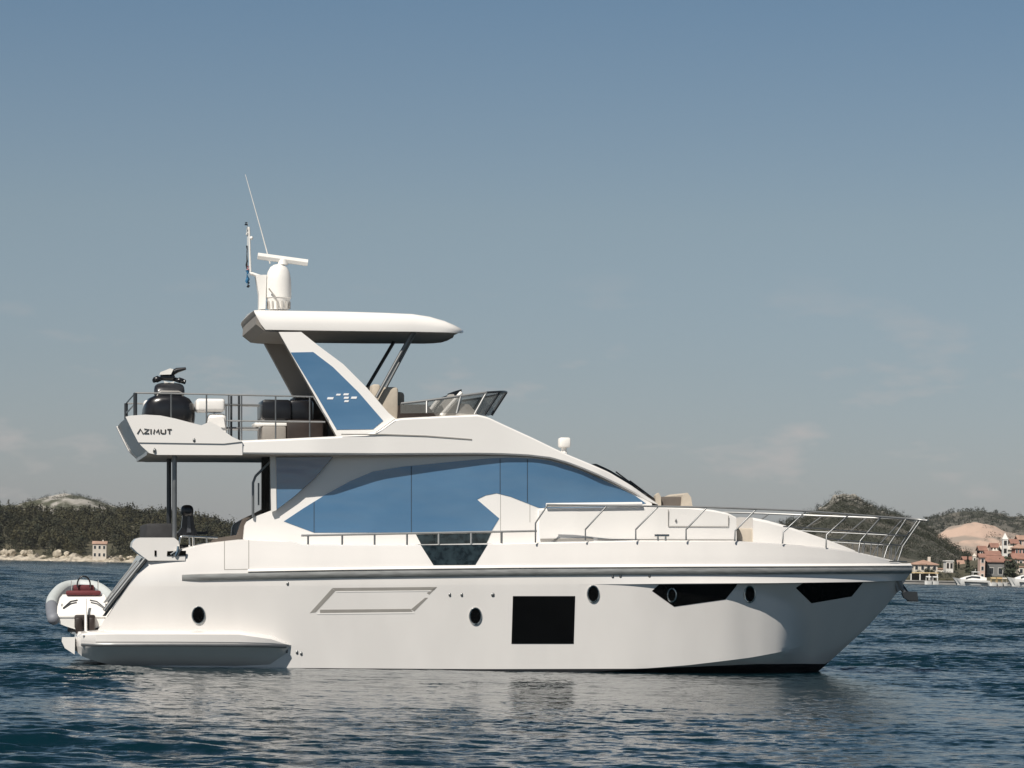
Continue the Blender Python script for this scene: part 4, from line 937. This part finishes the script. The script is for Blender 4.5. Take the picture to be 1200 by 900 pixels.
M['orange'] = mat('orange_cloth', (0.62, 0.40, 0.18), .8, var=.2, vscale=2)
M['yellow'] = mat('ochre_paint', (0.60, 0.45, 0.24), .7, var=.2, vscale=2)

def hill(name, sil, d0, d1, m, base=0.6, noise=1.0, nx=150, ny=36, expo=.8, seed=1, back=1.25):
    r = np.random.default_rng(seed); xs = [p[0] for p in sil]; hs_ = [hz(p[0], p[1], d1) for p in sil]
    ph = [(r.uniform(0, 6.28), r.uniform(-1, 1), r.uniform(-1, 1)) for _ in range(14)]
    def H(px, s):
        d = d0+(d1-d0)*s; top = float(np.interp(px, xs, hs_))
        if s <= 1: z = base*min(1, top/3)+(top-base*min(1, top/3))*math.sin(s*math.pi/2)**expo if s > 0 else base*min(1, top/3)
        else: z = top*max(0, 1-((s-1)/(back-1))**2)
        k = min(1, s*2)*noise*min(1, top/6)
        x = WX(px, d)
        for i, (p_, a_, b2) in enumerate(ph):
            f = .02*1.35**i; z += k*.9/1.22**i*math.sin(f*(a_*x+b2*d)*1.4+p_)*(1 if s < .96 else .5)
        return Vector((x, d, z if top > .05 else -1.0))
    mb = MB(); pxs = np.linspace(xs[0], xs[-1], nx); ss = list(np.linspace(0, 1, ny))+[1+(back-1)*t for t in (.25, .5, .75, 1)]
    rows = [[Vector((WX(px, d0), d0-.5, -2.0)) for px in pxs]]+[[H(px, s) for px in pxs] for s in ss]
    rows.append([Vector((v.x, v.y, -2)) for v in rows[-1]])
    mb.loft(rows, False); o = mb.build(name, m, None, 60); tag(o, kind='structure')
    return o, H
def crowns(name, pos, m, quads=90, leaf=.9, label=None, seed=3, trunk=True, kind='stuff'):
    """tree crowns as clouds of leaf clumps: pos = (point, height, width, conifer)"""
    r = np.random.default_rng(seed); V = []; NQ = 0
    for p, h, wd_, con in pos:
        nq = quads; g = 7
        cc = r.normal(0, 1, (g, 3)); cc /= np.linalg.norm(cc, axis=1)[:, None]; cc *= r.uniform(.35, .8, (g, 1))
        c = cc[r.integers(0, g, nq)]+r.normal(0, .26, (nq, 3))
        if con:
            t = r.uniform(0, 1, nq)**1.4; a = r.uniform(0, 6.283, nq); q_ = (1-t)*r.uniform(.5, 1.05, nq)
            c = np.stack([np.cos(a)*q_, np.sin(a)*q_, t*2-1], 1)
        ctr = np.stack([p[0]+c[:, 0]*wd_/2, p[1]+c[:, 1]*wd_/2, p[2]+h*.56+c[:, 2]*h*.46], 1)
        nn_ = c+np.array([0, 0, .25])+r.normal(0, .38, (nq, 3)); u = np.cross(nn_, r.normal(0, 1, (nq, 3))); u /= np.linalg.norm(u, axis=1)[:, None]; v = np.cross(nn_, u); v /= np.linalg.norm(v, axis=1)[:, None]
        s = leaf*r.uniform(.55, 1.25, (nq, 1))*min(1.3, h/6)/2
        V.append(np.stack([ctr-u*s, ctr-v*s*.7, ctr+u*s, ctr+v*s*.7], 1).reshape(-1, 3)); NQ += nq
    V = np.concatenate(V).astype(np.float32); me = bpy.data.meshes.new(name); me.vertices.add(len(V)); me.vertices.foreach_set('co', V.ravel())
    me.loops.add(len(V)); me.loops.foreach_set('vertex_index', np.arange(len(V), dtype=np.int32)); me.polygons.add(NQ)
    me.polygons.foreach_set('loop_start', np.arange(0, len(V), 4, dtype=np.int32)); me.polygons.foreach_set('loop_total', np.full(NQ, 4, np.int32)); me.update(); me.validate()
    me.materials.append(m); o = bpy.data.objects.new(name, me); C.objects.link(o)
    if kind: tag(o, label, None, None, kind)
    return o
def scatter(H, x0, x1, n, s0, s1, hr, wr_, seed, con=.2, skip=None, bias=1.0):
    r = np.random.default_rng(seed); out = []
    for _ in range(n):
        px, s = r.uniform(x0, x1), s0+(s1-s0)*r.uniform()**bias
        if skip and skip(px, s): continue
        p = H(px, s); h = r.uniform(*hr)
        if p.z < .3: continue
        out.append(((p.x, p.y, p.z-.5), h, r.uniform(*wr_)*h, r.uniform() < con))
    return out
# left: the bare limestone summit, the wooded headland and its pale rocky shore
_, KH = hill('limestone_hill', [(-260, 600), (-60, 598), (20, 591), (45, 584), (75, 579.5), (95, 582), (120, 590), (160, 602), (240, 612), (320, 655)], 1560, 1900, M['limestone'], noise=1.5, seed=4)
crowns('summit_scrub', scatter(KH, -200, 300, 900, .55, 1.02, (1.2, 3.2), (1.0, 2.0), 6, .1), M['leaf_r'], 26, 1.0, 'grey green scrub dotted over the bare limestone summit')
wood_sil = [(-420, 640), (-300, 610), (-120, 606), (-40, 604), (10, 604), (60, 610), (110, 612), (150, 609), (180, 612), (205, 616), (235, 620), (262, 625), (290, 632), (330, 645), (370, 662)]
lh, LH = hill('wooded_headland', wood_sil, 1240, 1480, M['soil'], base=.8, noise=.8, seed=2)
house_gap = lambda px, s: 99 < px < 131 and s < .16
crowns('pine_wood', scatter(LH, -330, 345, 2300, .035, 1.03, (4.0, 9.5), (.5, .95), 5, .3, house_gap), M['leaf_l'], 150, .72, 'olive green pine wood covering the low headland behind the stern')
# rocky shore line
mb = MB(); r = np.random.default_rng(8); rows = []
pxs = np.linspace(-330, 375, 330)
nse = np.convolve(r.normal(0, 1, 345), np.ones(6)/2.4, 'same')
for dd, zb2, k in ((0, -.6, 0), (1, .25, .1), (4, .9, .35), (8, 1.2, .6), (14, 1.6, .8), (24, 1.5, .8), (34, .6, .2)):
    rows.append([Vector((WX(px, 1228), 1228+dd+r.normal(0, .5), max(-.6, zb2+k*(.75*nse[i]+r.normal(0, .28))) if dd else -.8)) for i, px in enumerate(pxs)])
mb.loft(rows, False); o = mb.build('rocky_shore', M['shore'], None, 20); tag(o, kind='structure')
mb = MB()
for _ in range(170):
    px = r.uniform(-300, 320); s = r.uniform(.35, 1.2)**1.3
    mb.ico((WX(px, 1232), 1230+r.uniform(2, 22), r.uniform(.6, 2.4)), s, 1, (r.uniform(.8, 1.7), 1, r.uniform(.6, 1.3)), 0, .5)
for px in (2, 5, 12, 25, 28, 33, 64, 66, 76): mb.ico((WX(px, 1236), 1240, 3.0), r.uniform(.8, 1.5), 2, (1.2, 1, 1.2), 0, .5)
o = mb.build('shore_rocks', M['shore'], None, 0); tag(o, 'pale limestone boulders scattered along the foot of the wooded headland', None, None, 'stuff')
# scrub between the rocks
crowns('shore_scrub', [((WX(px, 1240), 1240+r.uniform(0, 12), r.uniform(.8, 2.2)), r.uniform(2, 4.5), r.uniform(.8, 1.4)*3, False) for px in r.uniform(-300, 320, 150) if not 101 < px < 129], M['leaf_l'], 60, .9, 'dark scrub growing just above the pale rocks of the shore')

# right: near wooded hill, quarry hill, far hill
_, NH = hill('wooded_hill', [(720, 668), (800, 645), (870, 628), (900, 624), (935, 613), (958, 603), (978, 591), (988, 588), (998, 588.5), (1012, 595), (1030, 602), (1052, 609), (1072, 619), (1092, 629), (1112, 644), (1132, 654), (1160, 668), (1200, 676), (1300, 684)], 700, 1150, M['scrub'], base=1.5, noise=1.0, seed=9, nx=190)
rocky = lambda px, s: 962 < px < 1012 and s > .72 and random.random() < .6
crowns('hill_wood', scatter(NH, 730, 1140, 3600, .10, 1.0, (1.5, 3.4), (.8, 1.4), 12, .25, rocky), M['leaf_r'], 44, .7, 'dark green scrub wood on the hill behind the bow rail')
mb = MB(); r = np.random.default_rng(44)
for _ in range(260):
    px = r.normal(988, 13); s = r.uniform(.62, 1.0); p = NH(px, s); k = r.uniform(.35, 1.15)
    mb.ico((p.x, p.y, p.z+.2), k, 1, (1.3, 1, r.uniform(.6, 1.3)), 0, .55)
o = mb.build('outcrop_rocks', M['outcrop'], None, 0); tag(o, 'grey limestone outcrop among scrub on the pointed hilltop', None, None, 'stuff')
_, QH = hill('quarry_hill', [(1030, 690), (1060, 660), (1085, 640), (1097, 630), (1110, 622), (1130, 618), (1150, 618), (1165, 622), (1185, 630), (1210, 636), (1260, 645), (1400, 675)], 1300, 1620, M['quarry'], base=3, noise=1.6, seed=14)
crowns('quarry_scrub', scatter(QH, 1060, 1330, 420, .3, 1.0, (1.6, 4.0), (1.0, 1.6), 15, .1, lambda px, s: 1095 < px < 1152 or (px < 1200 and random.random() < .62)), M['leaf_r'], 40, .9, 'sparse scrub dotting the pale quarry slope')
_, FH = hill('far_hill', [(940, 690), (1000, 650), (1050, 622), (1085, 614), (1110, 606), (1128, 603.5), (1150, 603), (1168, 607.5), (1185, 612), (1205, 611), (1240, 604), (1300, 612), (1420, 650), (1500, 690)], 2050, 2700, M['scrub'], base=4, noise=3, seed=21, nx=200)
crowns('far_scrub', scatter(FH, 1000, 1420, 3200, .3, 1.0, (2.2, 5), (.9, 1.6), 22, .1, lambda px, s: 1112 < px < 1160 and random.random() < .45), M['leaf_r'], 26, 1.5, 'hazy grey green scrub covering the far hill above the quarry')
# village ground and quay
DQ = 620
_, VG = hill('village_slope', [(900, 690), (980, 676), (1040, 668), (1080, 662), (1120, 656), (1160, 650), (1200, 648), (1300, 648), (1420, 672)], 636, 780, M['soil'], base=1.2, noise=.3, seed=25)
mb = MB(); mb.box(WX(985, DQ), WX(1320, DQ), DQ, DQ+18, -1.5, .75); mb.box(WX(985, DQ), WX(1320, DQ), DQ-.15, DQ+.6, .62, .86)
o = mb.build('quay', M['concrete'], None); tag(o, kind='structure')

def house(name, label, cat, px0, px1, ytop, ybot, d, dep, wallm, roofm=None, roof='gable', rh=1.2, rows=2, colsn=3, rot=0.0, group=None, zb=None):
    xw = abs(WX(px1, d)-WX(px0, d)); zt = W((px0+px1)/2, ytop, d).z; z0 = W((px0+px1)/2, ybot, d).z if zb is None else zb
    e = empty(name, Matrix.Translation(Vector(((WX(px0, d)+WX(px1, d))/2, d, z0)))); e.rotation_euler.z = rot
    tag(e, label, cat, group); h = zt-z0; hw_, hd = xw/2, dep/2
    b = MB(); b.box(-hw_, hw_, -hd, hd, -1.5, h)
    if roof == 'gable':
        b.add([(-hw_, -hd, h), (-hw_, hd, h), (-hw_, 0, h+rh*.95)], [(0, 1, 2)]); b.add([(hw_, -hd, h), (hw_, hd, h), (hw_, 0, h+rh*.95)], [(0, 2, 1)])
    b.build('wall', wallm, e)
    o_ = .3
    if roof == 'gable':
        b = MB(); b.loft([[Vector((x, -hd-o_, h-.1)), Vector((x, 0, h+rh)), Vector((x, hd+o_, h-.1)), Vector((x, hd+o_, h+.08)), Vector((x, 0, h+rh+.2)), Vector((x, -hd-o_, h+.08))] for x in (-hw_-o_, hw_+o_)], True, True)
    elif roof == 'hip':
        b = MB(); k = [(-hw_-o_, -hd-o_, h), (hw_+o_, -hd-o_, h), (hw_+o_, hd+o_, h), (-hw_-o_, hd+o_, h)]; t_ = max(0.05, hw_-hd)
        b.add(k+[(-t_, 0, h+rh), (t_, 0, h+rh)]+[(a_, c_, h-.18) for a_, c_, _ in k], [(0, 1, 5, 4), (2, 3, 4, 5), (1, 2, 5), (3, 0, 4), (9, 8, 7, 6), (0, 6, 7, 1), (1, 7, 8, 2), (2, 8, 9, 3), (3, 9, 6, 0)])
    elif roof == 'spire':
        b = MB(); b.add([(-hw_-.1, -hd-.1, h), (hw_+.1, -hd-.1, h), (hw_+.1, hd+.1, h), (-hw_-.1, hd+.1, h), (0, 0, h+rh)], [(0, 1, 4), (1, 2, 4), (2, 3, 4), (3, 0, 4), (3, 2, 1, 0)])
    else:
        b = MB(); b.box(-hw_-.15, hw_+.15, -hd-.15, hd+.15, h+.003, h+.25)
    ro = b.build('roof', roofm or M['tile'], e, 0)
    if roof in ('gable', 'hip') and xw > 4:
        b = MB(); b.box(hw_*.35, hw_*.35+.6, -.3, .3, h+rh*.4, h+rh+.7); b.build('chimney', wallm, ro)
    wh = min(1.3, h/rows*.5); ww = min(.9, xw/colsn*.45)
    for i in range(rows):
        for j in range(colsn):
            x = -hw_+xw*(j+.5)/colsn; z = h*(i+.55)/rows
            b = MB(); b.box(x-ww/2-.08, x+ww/2+.08, -hd-.05, -hd+.02, z-wh/2-.08, z+wh/2+.08); f_ = b.build('window', M['stuccow'] if wallm != M['stuccow'] else M['shutter'], e)
            b = MB(); b.box(x-ww/2, x+ww/2, -hd-.07, -hd-.052, z-wh/2, z+wh/2); b.build('pane', M['pane'], f_)
    return e
house('seaside_house', 'small cream two storey house at the foot of the wooded headland, right above the rocks', 'house', 108.5, 124.5, 637.5, 657, 1236, 6, M['stucco'], M['tile2'], 'gable', 1.0, 2, 3, .1, zb=1.2)
G = 'houses and towers of the village by the quay'
house('terracotta_house', 'long low house with pale terracotta roof just right of the yacht bow', 'house', 1068, 1096, 661, 680, 650, 7, M['stucco'], M['tile2'], 'hip', .9, 2, 4, 0, G)
house('white_house', 'small white house between the terracotta roofed house and the dark trees', 'house', 1107, 1115.5, 658, 680, 655, 4, M['stuccow'], M['stuccow'], 'flat', .4, 2, 2, 0, G)
house('cream_house', 'low cream house half hidden behind green bushes on the quay', 'house', 1096, 1106, 667, 680, 660, 4, M['stucco'], M['tile2'], 'flat', .4, 1, 2, 0, G)
house('bell_tower', 'slim pale bell tower standing up behind the dark trees', 'tower', 1139.5, 1143.5, 652, 672, 700, 1.0, M['stucco'], M['stucco'], 'spire', .8, 2, 1, 0, G)
house('pink_tower_house', 'narrow pink house beside the grey wall, red tiled', 'house', 1147, 1153, 653, 680, 640, 3, M['stuccop'], M['tile'], 'gable', .6, 3, 1, 0, G)
house('grey_house', 'grey walled house under a wide red tiled roof behind the moored motor boat', 'house', 1154, 1175, 658.5, 682, 645, 6, M['stuccog'], M['tile'], 'gable', 1.1, 1, 2, 0, G)
house('red_roof_house', 'pink house with red roof above the grey walled house', 'house', 1154, 1170, 651, 662, 690, 5, M['stuccop'], M['tile'], 'gable', .9, 1, 3, 0, G)
house('white_tower', 'tall white church tower with pointed top against the quarry', 'tower', 1174, 1180, 632, 660, 720, 1.4, M['stuccow'], M['stuccow'], 'spire', 1.6, 3, 1, 0, G)
house('church_nave', 'pale church nave at the foot of the white tower', 'church', 1172, 1186, 644, 664, 726, 5, M['stucco'], M['stucco'], 'gable', .7, 1, 3, 0, G)
house('red_house', 'red plastered house highest at the right edge of the photo', 'house', 1187, 1199, 642, 660, 700, 5, M['stuccor'], M['tile2'], 'hip', 1.0, 2, 3, 0, G)
house('orange_roof_house', 'house with orange red roof below the red plastered house', 'house', 1185, 1203, 655, 668, 680, 5, M['stuccop'], M['tile'], 'gable', 1.1, 1, 3, 0, G)
for px0, px1, yt, yb, dd, wm, rm, lb in ((1183, 1191, 637, 646, 735, 'stucco', 'tile', 'pale house with red roof high behind the church nave'), (1191, 1201, 632.5, 641, 742, 'stuccop', 'tile2', 'pink house highest up the slope at the right edge'), (1176, 1184, 661, 669, 668, 'stuccow', 'tile', 'white house with red roof just under the church nave'), (1194, 1205, 648, 656, 705, 'stucco', 'tile', 'cream house tucked between the red plastered house and the orange roof'), (1146, 1154, 645, 652, 712, 'stucco', 'tile', 'little cream house above the narrow pink house'), (1160, 1168, 641.5, 648.5, 738, 'stuccop', 'tile', 'small pink house on the slope left of the white church tower'), (1122, 1128, 662, 672, 690, 'stuccow', 'tile2', 'small white house between the slim cypresses and the pointed tree')):
    house('village_house', lb, 'house', px0, px1, yt, yb, dd, 4.5, M[wm], M[rm], 'gable', .9, 2 if yb-yt > 9 else 1, 2, 0, G)
house('quayside_house', 'cream house at the right edge standing on the quay behind the cut off boat', 'house', 1191, 1212, 665, 684, 650, 5, M['stucco'], M['tile2'], 'flat', .5, 2, 3, 0, G)
house('small_pale_house', 'little pale house between slope and bell tower', 'house', 1128, 1138, 656, 668, 705, 4, M['stucco'], M['tile'], 'gable', .6, 1, 2, 0, G)
for px, ht_ in ((1163.5, 2.5), (1167, 2.2)):
    house('gable_chapel', 'pale pointed gable left of the white church tower' if px < 1165 else 'smaller pointed gable touching the church tower', 'house', px-2, px+2.2, 648, 660, 715+px*.01, 2.2, M['stuccow'], M['stucco'], 'spire', 1.3, 1, 1, 0, G)
# trees among the houses
def tree(name, label, px, ybot, ytop, wpx, d, m, con=False, seed=1):
    z0 = W(px, ybot, d).z; h = (ybot-ytop)*d/FPX; wd_ = wpx*d/FPX
    e = empty(name, Matrix.Translation(Vector((WX(px, d), d, z0)))); tag(e, label, 'tree', 'trees among the village houses')
    b = MB(); b.tube([(0, 0, -1), (.1, 0, h*.35), (0, .1, h*.7)], [h*.035, h*.026, h*.012], 7)
    for k in range(4): b.tube([(0, 0, h*(.3+.1*k)), (wd_*.25*math.cos(k*1.9), wd_*.25*math.sin(k*1.9), h*(.5+.1*k))], [h*.014, h*.006], 5)
    b.build('trunk', M['bark'], e)
    o = crowns('crown', [((0, 0, 0), h, wd_, con), ((wd_*.15, .2, -.1*h), h*.9, wd_*.8, con)], m, 420, .55, None, seed, kind=None); o.parent = e
tree('cypress_tree', 'dark pointed tree just left of the bell tower', 1134, 682, 652, 9, 652, M['leaf_d'], True, 31)
tree('round_tree', 'dark rounded tree between the pointed tree and the pink house', 1141, 684, 660, 15, 645, M['leaf_d'], False, 32)
tree('broad_tree', 'broad dark tree at the right end of the grey walled house', 1181, 686, 650, 26, 642, M['leaf_d'], False, 33)
for k_, (px_, yb_, yt_, w_, d_, c_, lb_) in enumerate(((1075, 684, 668, 8, 641, False, 'dark little tree hiding the left end of the long terracotta roofed house'), (1092, 683, 665, 9, 645, False, 'dark green tree at the right end of the long terracotta roofed house'), (1101, 678, 658, 8, 668, False, 'leafy tree rising behind the low cream house'), (1128, 680, 664, 10, 664, False, 'rounded tree in the gap between the cypresses and the pointed tree'), (1150, 664, 648, 7, 700, True, 'pointed tree rising behind the narrow pink house'), (1168, 660, 646, 7, 722, False, 'small dark tree left of the church tower foot'), (1192, 672, 660, 10, 672, False, 'dark tree beside the orange roofed house'), (1187, 652, 637, 6, 728, True, 'dark pointed tree on the slope right of the church tower'))):
    tree('village_tree', lb_, px_, yb_, yt_, w_, d_, M['leaf_d'] if k_ % 3 else M['leaf_r'], c_, 60+k_)
tree('garden_tree', 'small olive tree in front of the long terracotta roofed house', 1086, 682, 664, 13, 640, M['leaf_r'], False, 34)
tree('slim_cypress', 'slim dark cypress right of the small white house', 1120, 682, 656, 4, 662, M['leaf_d'], True, 35)
tree('hillside_cypress', 'small dark cypress just right of the slim one, below the slope', 1123.5, 682, 659, 4, 668, M['leaf_d'], True, 36)
def bush(label, px, wpx, ytop, seed):
    d = 634; z0 = .8; h = (684-ytop)*d/FPX
    o = crowns('bush', [((0, 0, 0), h, wpx*d/FPX, False)], M['leaf_r'], 300, .5, None, seed, kind=None)
    o.location = (WX(px, d), d, z0); tag(o, label, 'bush', 'green bushes on the quay')
bush('green bush nearest the bow, on the quay left of the moored motor boat', 1101, 10, 672, 41); bush('wide green bush on the quay just behind the boat\'s pointed bow', 1111, 13, 671, 42); bush('darker green bush on the quay left of the boat cabin', 1122, 12, 672, 43)
# moored boats
def motorboat(label, px0, px1, d, flip=1, hgt=1.0):
    Lb = abs(WX(px1, d)-WX(px0, d)); e = empty('moored_boat', Matrix.Translation(Vector(((WX(px0, d)+WX(px1, d))/2, d, 0))))
    e.scale = (flip, 1, 1); tag(e, label, 'boat', 'boats moored along the village quay')
    b = MB(); rings = []
    for t_, wq, zt in ((-.5, .02, 1.45), (-.42, .55, 1.35), (-.3, .95, 1.22), (-.1, 1.3, 1.1), (.25, 1.4, 1.0), (.5, 1.3, .95)):
        rings.append([Vector((t_*Lb+(0.13*Lb if z < .4 and t_ < -.3 else 0), y*wq, z)) for y, z in ((-1, zt*hgt), (-.92, .35), (-.55, -.35), (.55, -.35), (.92, .35), (1, zt*hgt))])
    b.loft(rings, True, True); b.build('boat_hull', M['boatwhite'], e, 30)
    b = MB(); b.loft([[Vector((x, y*wq, z)) for y, z in ((-1, 1.0*hgt), (-.85, zt), (.85, zt), (1, 1.0*hgt))] for x, wq, zt in ((-.30*Lb, .6, 1.3*hgt), (-.1*Lb, 1.0, 1.75*hgt), (.12*Lb, 1.1, 2.0*hgt), (.40*Lb, 1.1, 1.5*hgt))], True, True); b.build('cabin', M['boatwhite'], e, 30)
    b = MB(); b.loft([[Vector((x, y*wq, z)) for y, z in ((-1.04, zt-.38), (-.97, zt-.08), (.97, zt-.08), (1.04, zt-.38))] for x, wq, zt in ((-.16*Lb, .93, 1.5*hgt), (.0*Lb, 1.02, 1.83*hgt), (.22*Lb, 1.1, 1.75*hgt))], True, True); b.build('cabin_window', M['pane'], e, 30)
    b = MB(); b.loft([[Vector((x, y*1.43, z)) for y, z in ((-1, z_), (-1.0, z_+.2), (1.0, z_+.2), (1, z_))] for x, z_ in ((-.2*Lb, .55*hgt), (.42*Lb, .42*hgt))], True, True); b.build('hull_stripe', M['pane'], e)
    b = MB(); b.rbox(.02*Lb, .22*Lb, -.9, .9, 2.45*hgt, 2.6*hgt, .05)
    for x in (.04*Lb, .2*Lb):
        for y in (-.8, .8): b.tube([(x, y, 1.5*hgt), (x, y, 2.5*hgt)], .04, 5)
    b.tube([(.1*Lb, 0, 2.55*hgt), (.12*Lb, 0, 3.1*hgt)], .04, 5)
    b.build('radar_arch', M['boatwhite'], e)
motorboat('white motor boat moored at the quay, pointed bow to the left', 1116.5, 1160, 612, 1, 1.1)
motorboat('white flybridge boat cut off by the right edge of the photo', 1180, 1226, 606, 1, 1.35)
def smallboat(label, px, wpx, m, seed):
    d = 609+seed; Lb = wpx*d/FPX; e = empty('small_boat', Matrix.Translation(Vector((WX(px, d), d, 0)))); tag(e, label, 'boat', 'little open boats between the two white motor boats')
    b = MB(); b.loft([[Vector((t_*Lb, y*wq, z)) for y, z in ((-1, .7), (-.7, -.2), (.7, -.2), (1, .7))] for t_, wq in ((-.5, .1), (-.2, .7), (.2, .8), (.5, .65))], True, True); b.build('boat_hull', M['boatwhite'], e, 30)
    b = MB(); b.loft([[Vector((t_*Lb, y*.8, z)) for y, z in ((-1, 1.5), (0, 1.75), (1, 1.5), (0, 1.6))] for t_ in (-.35, .4)], True, True)
    for t_ in (-.3, .35):
        for y in (-.6, .6): b.tube([(t_*Lb, y, .6), (t_*Lb, y, 1.58)], .035, 5)
    b.build('awning', m, e)
smallboat('little open boat with ochre awning touching the stern of the motor boat', 1164, 8, M['yellow'], 0)
smallboat('little open boat with orange awning, middle of three', 1171, 8, M['orange'], 1.5)
smallboat('little open boat with pale awning nearest the cut off boat', 1177, 7, M['stucco'], 3)
def pergola(px0, px1, ytop):
    d = 632; x0, x1 = WX(px0, d), WX(px1, d); e = empty('quay_shelter', Matrix.Translation(Vector(((x0+x1)/2, d, .75)))); tag(e, 'low open shelter with ochre flat roof on the quay just right of the bow', 'shelter')
    hw_ = (x1-x0)/2; b = MB(); b.box(-hw_, hw_, -1.2, 1.2, 1.55, 1.75); b.build('roof', M['yellow'], e)
    for x in (-hw_+.2, -hw_*.3, hw_*.35, hw_-.2):
        b = MB(); b.box(x-.1, x+.1, -1.1, -.9, -.1, 1.55); b.build('post', M['stuccow'], e)
    b = MB(); b.box(-hw_+.3, hw_-.3, .9, 1.05, -.1, 1.5); b.build('back_wall', M['brown'], e)
pergola(1066, 1099, 676)
for px, lb in ((1088, 'little white open boat in front of the low shelter'), (1096, 'little white open boat right of the shelter posts')):
    smallboat(lb, px, 8, M['boatwhite'], 4.5 if px < 1090 else 5)
# air: pale haze over the whole bay
mb = MB(); mb.box(-4200, 4200, -80, 6600, -4, 90); hz_ = mb.build('haze', [], None, 0); tag(hz_, 'thin pale haze lying over the bay and the far hills', None, None, 'stuff')
hm = bpy.data.materials.new('haze'); hm.use_nodes = True; hn = hm.node_tree; hn.nodes.remove(hn.nodes['Principled BSDF'])
pv = hn.nodes.new('ShaderNodeVolumePrincipled'); pv.inputs['Color'].default_value = (.86, .9, .95, 1); pv.inputs['Density'].default_value = .000032; pv.inputs['Anisotropy'].default_value = 0
hn.links.new(pv.outputs[0], hn.nodes['Material Output'].inputs['Volume']); hz_.data.materials.append(hm)
